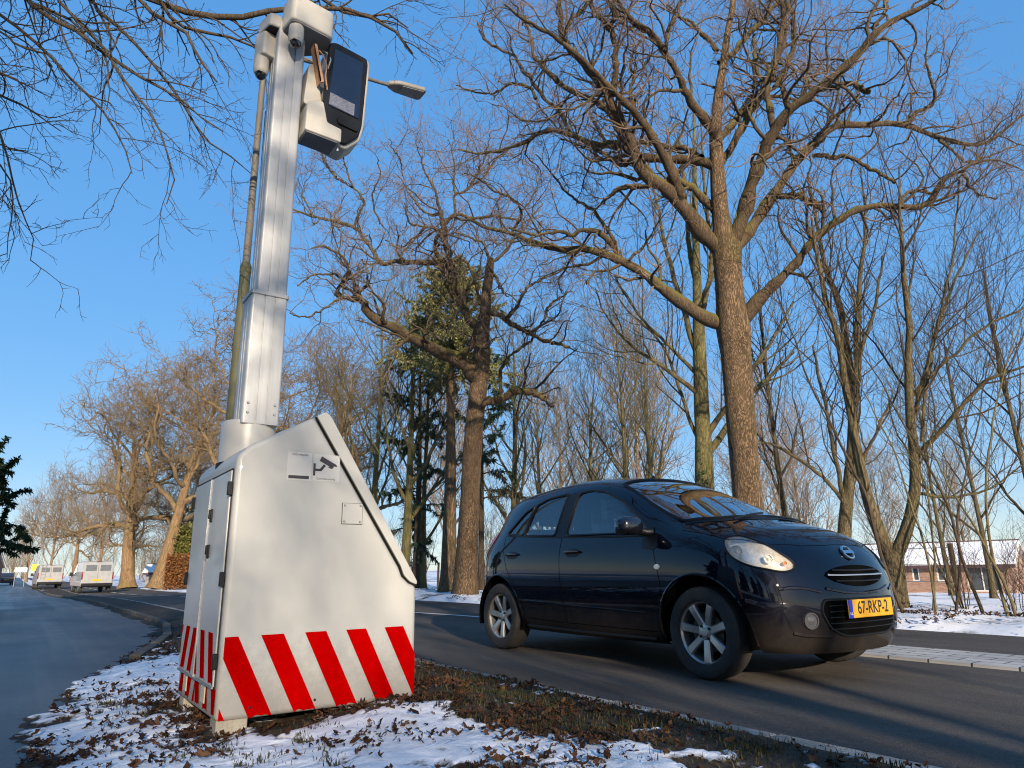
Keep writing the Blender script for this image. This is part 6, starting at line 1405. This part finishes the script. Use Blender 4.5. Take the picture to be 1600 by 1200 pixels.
plant(PW[0], (-.6, -10.5, 0), 'slender bare tree at the road edge behind the viewer', 'tree', None, .9, 2.7)
hb = hedge('beech_hedge', 0, 1, 20, 1.7, .9, 'low brown beech hedge added off-frame left of the cycle path, beside the viewer', M_beech, 305, 9000, lf=.10)  # unseen hedge, added to shade part of the path
hb.location = (-4.6, -9, 0); hb.rotation_euler = (0, 0, R(90)); hb.scale = (26, 1, 1)
for k, (x, y, s, rz, lb) in enumerate([(-6.5, -3, .8, 1.0, 'slender bare tree left of the cycle path, level with the viewer'), (-7.5, 1.5, .75, 3.0, 'slender bare tree left of the cycle path, level with the cabinet')]):
    plant(PW[k], (x, y, 0), lb, 'tree', None, s, rz)
# ================================================================== vans, car, building, far things
M_van = pmat('white_van_paint', (.22, .225, .23), rough=.4, scale=3, col2=(.30, .30, .30), coat=.4)
M_vglass = pmat('van_dark_glass', (.02, .022, .026), rough=.08, coat=1)
M_lred = pmat('tail_lamp_red', (.16, .012, .010), rough=.25)
def van(loc, label, s=1., ladder=False, blind=True, rz=0.):
    v = tag(empty('van', loc, rz), label, 'van', 'white vans driving away')
    # x right, y forward (away from the viewer), rear face at y = 0
    side = bez([(0, .42), (.06, .36), (4.15, .36), (4.25, .55), (4.20, .85), (3.55, 1.10), (2.85, 1.72), (2.55, 1.80), (.15, 1.80), (.06, 1.74)], .10, 4)
    mb = MB(); W_ = .84; n = len(side)
    rings = [(-W_, .93), (-W_ * 1.0, 1.0), (-W_ * .4, 1.004), (W_ * .4, 1.004), (W_, 1.0), (W_, .93)]
    vs = []
    for sx, kx in ((-1, .0), (-1, 1.), (1, 1.), (1, 0)):
        for (y, z) in side: vs.append((sx * (W_ - .10 * max(0, (z - .95) / .85) - (0 if kx else .0)), y, z) if kx else (sx * (W_ - .05 - .10 * max(0, (z - .95) / .85)), y + (.03 if y < .3 else -.03 if y > 4 else 0), z))
    mb.prism(side, -W_, W_, lambda u, v_, t_: Vector((t_ * (1 - .11 * max(0, (v_ - .95) / .85)), u, v_))); body = mb.build('body', M_van, v, bevel=.05, seg=3)
    def box(nm, c, d, m, p=None, bev=.01): b_ = MB(); b_.box(c, d); return b_.build(nm, m, p or v, bevel=bev)
    for sx in (-1, 1):
        dr = box('rear_door', (sx * .385, -.004, 1.05), (.752, .02, 1.20), M_van, v, .02)
        if not blind: box('window', (sx * .37, -.018, 1.38), (.58, .012, .42), M_vglass, dr)
        else: box('window', (sx * .37, -.018, 1.42), (.56, .010, .34), pmat('blanked_window', (.10, .11, .12), rough=.3), dr)
        box('tail_light', (sx * .785, .012, .98), (.085, .05, .42), M_lred, v, .012)
        mb = MB(); mb.box((sx * .97, 3.2, 1.08), (.18, .08, .22)); mb.box((sx * .86, 3.2, 1.02), (.12, .05, .05)); mb.build('wing_mirror', M_trim, v, bevel=.02)
        mb = MB(); mb.prism([(2.35, 1.10), (3.30, 1.10), (2.80, 1.62), (2.40, 1.64)], sx * .842, sx * .80, lambda u, w__, t_: Vector((t_ * (1 - .11 * max(0, (w__ - .95) / .85)) + sx * .006, u, w__))); mb.build('window', M_vglass, v)
        for yy in (.75, 3.40):
            mb = MB(); mb.lathe([(.19, -.09), (.28, -.09), (.30, -.06), (.30, .06), (.28, .09), (.19, .09)], (sx * .74, yy, .30), (1, 0, 0), 28, True); tw = mb.build('wheel', M_rubber, v)
            mb = MB(); mb.lathe([(.0001, .06), (.10, .06), (.19, .075)], (sx * .74, yy, .30), (sx, 0, 0), 24); mb.build('rim', M_rim, tw)
    box('bumper', (0, -.03, .47), (1.62, .12, .17), M_trim, v, .03)
    p_ = box('number_plate', (-.02, -.022, .73), (.52, .012, .11), M_plate, v, .003)
    box('high_brake_light', (0, .03, 1.775), (.28, .03, .03), M_lred, v, .005)
    mb = MB(); mb.box((0, 2.2, .38), (1.5, 3.6, .1)); mb.build('underbody', M_well, v)
    if ladder:
        for sx in (-.62, -.36): 
            mb = MB(); mb.tube([(sx, -.05, .75), (sx, -.05, 1.85)], .016, 6); mb.build('ladder_rail', M_bolt, v)
        for zz in (.85, 1.1, 1.35, 1.6):
            mb = MB(); mb.tube([(-.62, -.05, zz), (-.36, -.05, zz)], .012, 6); mb.build('ladder_rung', M_bolt, v)
    v.scale = (s, s, s); return v
van(gp(150, 49), 'nearer white van with dark bumper, driving away along the road', 1.0, False, True, R(4))
van(gp(76, 66), 'farther white van with a ladder on its rear door, driving away', 1.02, True, True, R(3))
# small dark car far down the road
fc_ = tag(empty('parked_car', gp(8, 105), R(6)), 'small dark car at the far left end of the road', 'car')
mb = MB(); prof = bez([(0, .30), (0, .75), (.15, .95), (.75, 1.40), (1.9, 1.42), (2.75, .98), (3.85, .80), (3.95, .35), (3.8, .25), (.1, .25)], .12, 4)
mb.prism(prof, -.82, .82, lambda u, v_, t_: Vector((t_ * (1 - .16 * max(0, (v_ - .9) / .5)), u, v_))); mb.build('body', pmat('dark_car_paint', (.03, .03, .04), rough=.3, coat=1), fc_, bevel=.05)
mb = MB(); mb.prism([(-.60, 1.0), (.60, 1.0), (.52, 1.32), (-.52, 1.32)], 0, .02, lambda u, v_, t_: Vector((u, .18 + (v_ - 1.0) * 1.25 + t_ - .03, v_))); mb.build('window', M_vglass, fc_)
for sx in (-1, 1):
    mb = MB(); mb.box((sx * .66, .01, .85), (.2, .06, .14)); mb.build('tail_light', M_lred, fc_, bevel=.01)
    for yy in (.7, 3.1):
        mb = MB(); mb.lathe([(.17, -.08), (.29, -.08), (.30, .0), (.29, .08), (.17, .08)], (sx * .74, yy, .30), (1, 0, 0), 24, True); mb.build('wheel', M_rubber, fc_)
mb = MB(); mb.box((0, -.01, .62), (.5, .015, .11)); mb.build('number_plate', M_plate, fc_)
# ---- long low brick building with a snowy roof
m, tr, b = newmat('brown_brick')
tc = tr.nodes.new('ShaderNodeTexCoord'); br = tr.nodes.new('ShaderNodeTexBrick'); mp = tr.nodes.new('ShaderNodeMapping'); mp.inputs['Rotation'].default_value = (R(90), 0, 0)
tr.links.new(tc.outputs['Object'], mp.inputs[0]); tr.links.new(mp.outputs[0], br.inputs['Vector']); br.inputs['Scale'].default_value = 1; br.inputs['Brick Width'].default_value = .25; br.inputs['Row Height'].default_value = .08; br.inputs['Mortar Size'].default_value = .008
br.inputs['Color1'].default_value = (.20, .105, .07, 1); br.inputs['Color2'].default_value = (.30, .165, .11, 1); br.inputs['Mortar'].default_value = (.30, .25, .21, 1)
tr.links.new(br.outputs['Color'], b.inputs['Base Color']); b.inputs['Roughness'].default_value = .9
M_brick = m
M_rsnow = pmat('roof_snow', (.80, .80, .80), rough=.8, scale=1.2, col2=(.88, .88, .88), bump=.3, bscale=9)
M_wood = pmat('white_window_paint', (.55, .52, .47), rough=.6, scale=9); M_wpane = pmat('dark_pane', (.025, .030, .032), rough=.06, col2=(.05, .055, .055), coat=1)
M_edge = pmat('dark_roof_edge', (.06, .03, .04), rough=.7)
def house(loc, rz, L_, W_, he, hr, label, wins, name='brick_building', cat='building', wallm=None, x0=0.):
    """x along the front, y back; front face at y=0"""
    h = tag(empty(name, loc, rz), label, cat); wm = wallm or M_brick
    holes = sorted(wins); mb = MB(); xs = x0; t_ = .28
    for (a, b_, z0, z1, kind) in holes:
        mb.box(((xs + a) / 2, t_ / 2, he / 2 - .3), (a - xs, t_, he + .6)); 
        if z0 > 0: mb.box(((a + b_) / 2, t_ / 2, z0 / 2 - .3), (b_ - a, t_ - .004, z0 + .6))
        if z1 < he: mb.box(((a + b_) / 2, t_ / 2, (z1 + he) / 2), (b_ - a, t_ - .004, he - z1))
        xs = b_
    mb.box(((xs + L_) / 2, t_ / 2, he / 2 - .3), (L_ - xs, t_, he + .6))
    mb.box(((x0 + L_) / 2, W_ - .14, he / 2 - .3), (L_ - x0, .28, he + .6))
    for xx in (x0 + .145, L_ - .145): mb.prism([(.282, -.6), (W_ - .282, -.6), (W_ - .282, he), (W_ / 2, hr - .12), (.282, he)], xx - .14, xx + .14, lambda u, v_, q: Vector((q, u, v_)))
    mb.build('wall', wm, h, smooth=False)
    mb = MB(); mb.box(((x0 + L_) / 2, W_ / 2, .1), (L_ - x0 - .6, W_ - .6, .1)); mb.build('floor', M_well, h)
    for (a, b_, z0, z1, kind) in holes:
        fr = MB(); cx_, cz_ = (a + b_) / 2, (z0 + z1) / 2; f_ = .09
        for (c, d) in (((cx_, .06, z1 - f_ / 2), (b_ - a, .08, f_)), ((cx_, .06, z0 + f_ / 2), (b_ - a, .08, f_)), ((a + f_ / 2, .06, cz_), (f_, .078, z1 - z0 - 2 * f_)), ((b_ - f_ / 2, .06, cz_), (f_, .078, z1 - z0 - 2 * f_))): fr.box(c, d)
        if kind > 1:
            for q in range(1, kind): fr.box((a + (b_ - a) * q / kind, .06, cz_), (.06, .07, z1 - z0 - 2 * f_))
        w_ = fr.build('window', M_wood, h, smooth=False); mb = MB(); mb.box((cx_, .075, cz_), (b_ - a - f_, .02, z1 - z0 - f_)); mb.build('pane', M_wpane, w_, smooth=False)
    ov = .45; sl = (hr - he) / (W_ / 2)
    mb = MB()
    for sg in (0, 1):
        y0, y1 = (-ov, W_ / 2) if not sg else (W_ + ov, W_ / 2); z0, z1 = he - sl * ov, hr
        mb.prism([(y0, z0), (y1, z1), (y1, z1 + .18), (y0, z0 + .18)], x0 - .25, L_ + .25, lambda u, v_, q: Vector((q, u, v_)))
    rf = mb.build('roof', M_rsnow, h, bevel=.03)
    mb = MB(); mb.box(((x0 + L_) / 2, -ov - .03, he - sl * ov - .02), (L_ - x0 + .5, .05, .22)); mb.box(((x0 + L_) / 2, W_ / 2, hr + .20), (L_ - x0 + .5, .22, .06)); mb.build('gutter', M_edge, rf, smooth=False)
    for xx in (x0 - .27, L_ + .27):
        mb = MB()
        for (ya, yb) in ((-ov, W_ / 2), (W_ + ov, W_ / 2)): mb.prism([(ya, he - sl * ov - .10), (yb, hr - .10), (yb, hr + .10), (ya, he - sl * ov + .10)], xx - .02, xx + .02, lambda u, v_, q: Vector((q, u, v_)))
        mb.build('barge_board', M_wood, rf, smooth=False)
    return h
pb = gp(1330, 58); pe = gp(1588, 56); v_ = pe - pb; rz_ = math.atan2(v_.y, v_.x)
Lb = math.hypot(v_.x, v_.y); kx = Lb / 258
W = lambda a, b_, z0, z1, k: ((a - 1330) * kx, (b_ - 1330) * kx, z0, z1, k)
house((pb.x, pb.y, -1.42), rz_, Lb, 6.5, 2.05, 3.35, 'long low brown brick building with a snowy roof, beyond the saplings at the right', [W(1362, 1372, .9, 1.9, 1), W(1402, 1413, .9, 1.9, 1), W(1437, 1449, .9, 1.95, 1), W(1476, 1491, .9, 1.95, 1), W(1521, 1566, .25, 1.95, 2)])
house(gp(-150, 90), R(-20), 5.6, 6.0, 2.2, 4.6, 'small house with steep snowy roof at the far left end of the road', [(1.2, 2.4, .9, 1.9, 2), (3.4, 4.4, .9, 1.9, 1)], 'house', 'house')
sl_ = gp(226, 74); house((sl_.x, sl_.y, sl_.z), R(-18), 3.2, 2.6, 1.25, 1.75, 'low shed with a snow-covered roof between the two leaning oaks', [(.6, 1.6, .5, 1.0, 1)], 'shed', 'shed', pmat('shed_boards', (.18, .17, .16), rough=.8, scale=8))
# ---- signs, posts
M_sy = pmat('yellow_sign_face', (.72, .45, .02), rough=.4, var=.05); M_sw = pmat('white_sign_face', (.66, .66, .66), rough=.4, var=.05); M_sbl = pmat('blue_sign_face', (.02, .10, .45), rough=.4, var=.05)
for px, r, zc_, wd_, hg_, mm, lb in ((50, 80, 1.75, .6, .6, M_sy, 'yellow square road sign on a grey post beyond the vans'), (28, 84, 1.6, 1.0, .42, M_sw, 'small white and blue sign board at the far left of the road')):
    l = gp(px, r); sg_ = tag(empty('road_sign', l), lb, 'road sign'); mb = MB()
    for xx in ((0,) if wd_ < 1 else (-.4, .4)): mb.tube([(xx, .04, 0), (xx, .04, zc_ + hg_ / 2)], .035, 8)
    mb.build('post', M_bolt, sg_); mb = MB(); mb.prism(bez([(-wd_ / 2, zc_ - hg_ / 2), (wd_ / 2, zc_ - hg_ / 2), (wd_ / 2, zc_ + hg_ / 2), (-wd_ / 2, zc_ + hg_ / 2)], .06), -.015, .01, lambda u, v_, q: Vector((u, q, v_))); mb.build('panel', mm, sg_)
    if wd_ > 1: mb = MB(); mb.box((0, -.02, zc_ - .15), (wd_ * .9, .006, .07)); mb.build('text_band', M_sbl, sg_)
# thin fence along the far side: wooden posts and two rails of wire
fp = tag(empty('wire_fence', (13.2, 20, 0)), 'low wire fence on wooden posts among the trees across the road', 'fence')
mb = MB(); pts = []
for k in range(14):
    y = 6 + k * 2.4; x = 13.4 + .25 * math.sin(k); z = float(gz(x, y)); pts.append((x, y, z))
for k, (x, y, z) in enumerate(pts):
    p_ = MB(); p_.tube([(x - 13.2, y - 20, z - .2), (x - 13.2 + .02 * (k % 3), y - 20, z + 1.05)], .045, 7); p_.build('post', M_darkc, fp)
for hz in (.4, .7, .98): mb.tube([(x - 13.2, y - 20, z + hz) for x, y, z in pts], .006, 4)
mb.build('wire', M_bolt, fp)
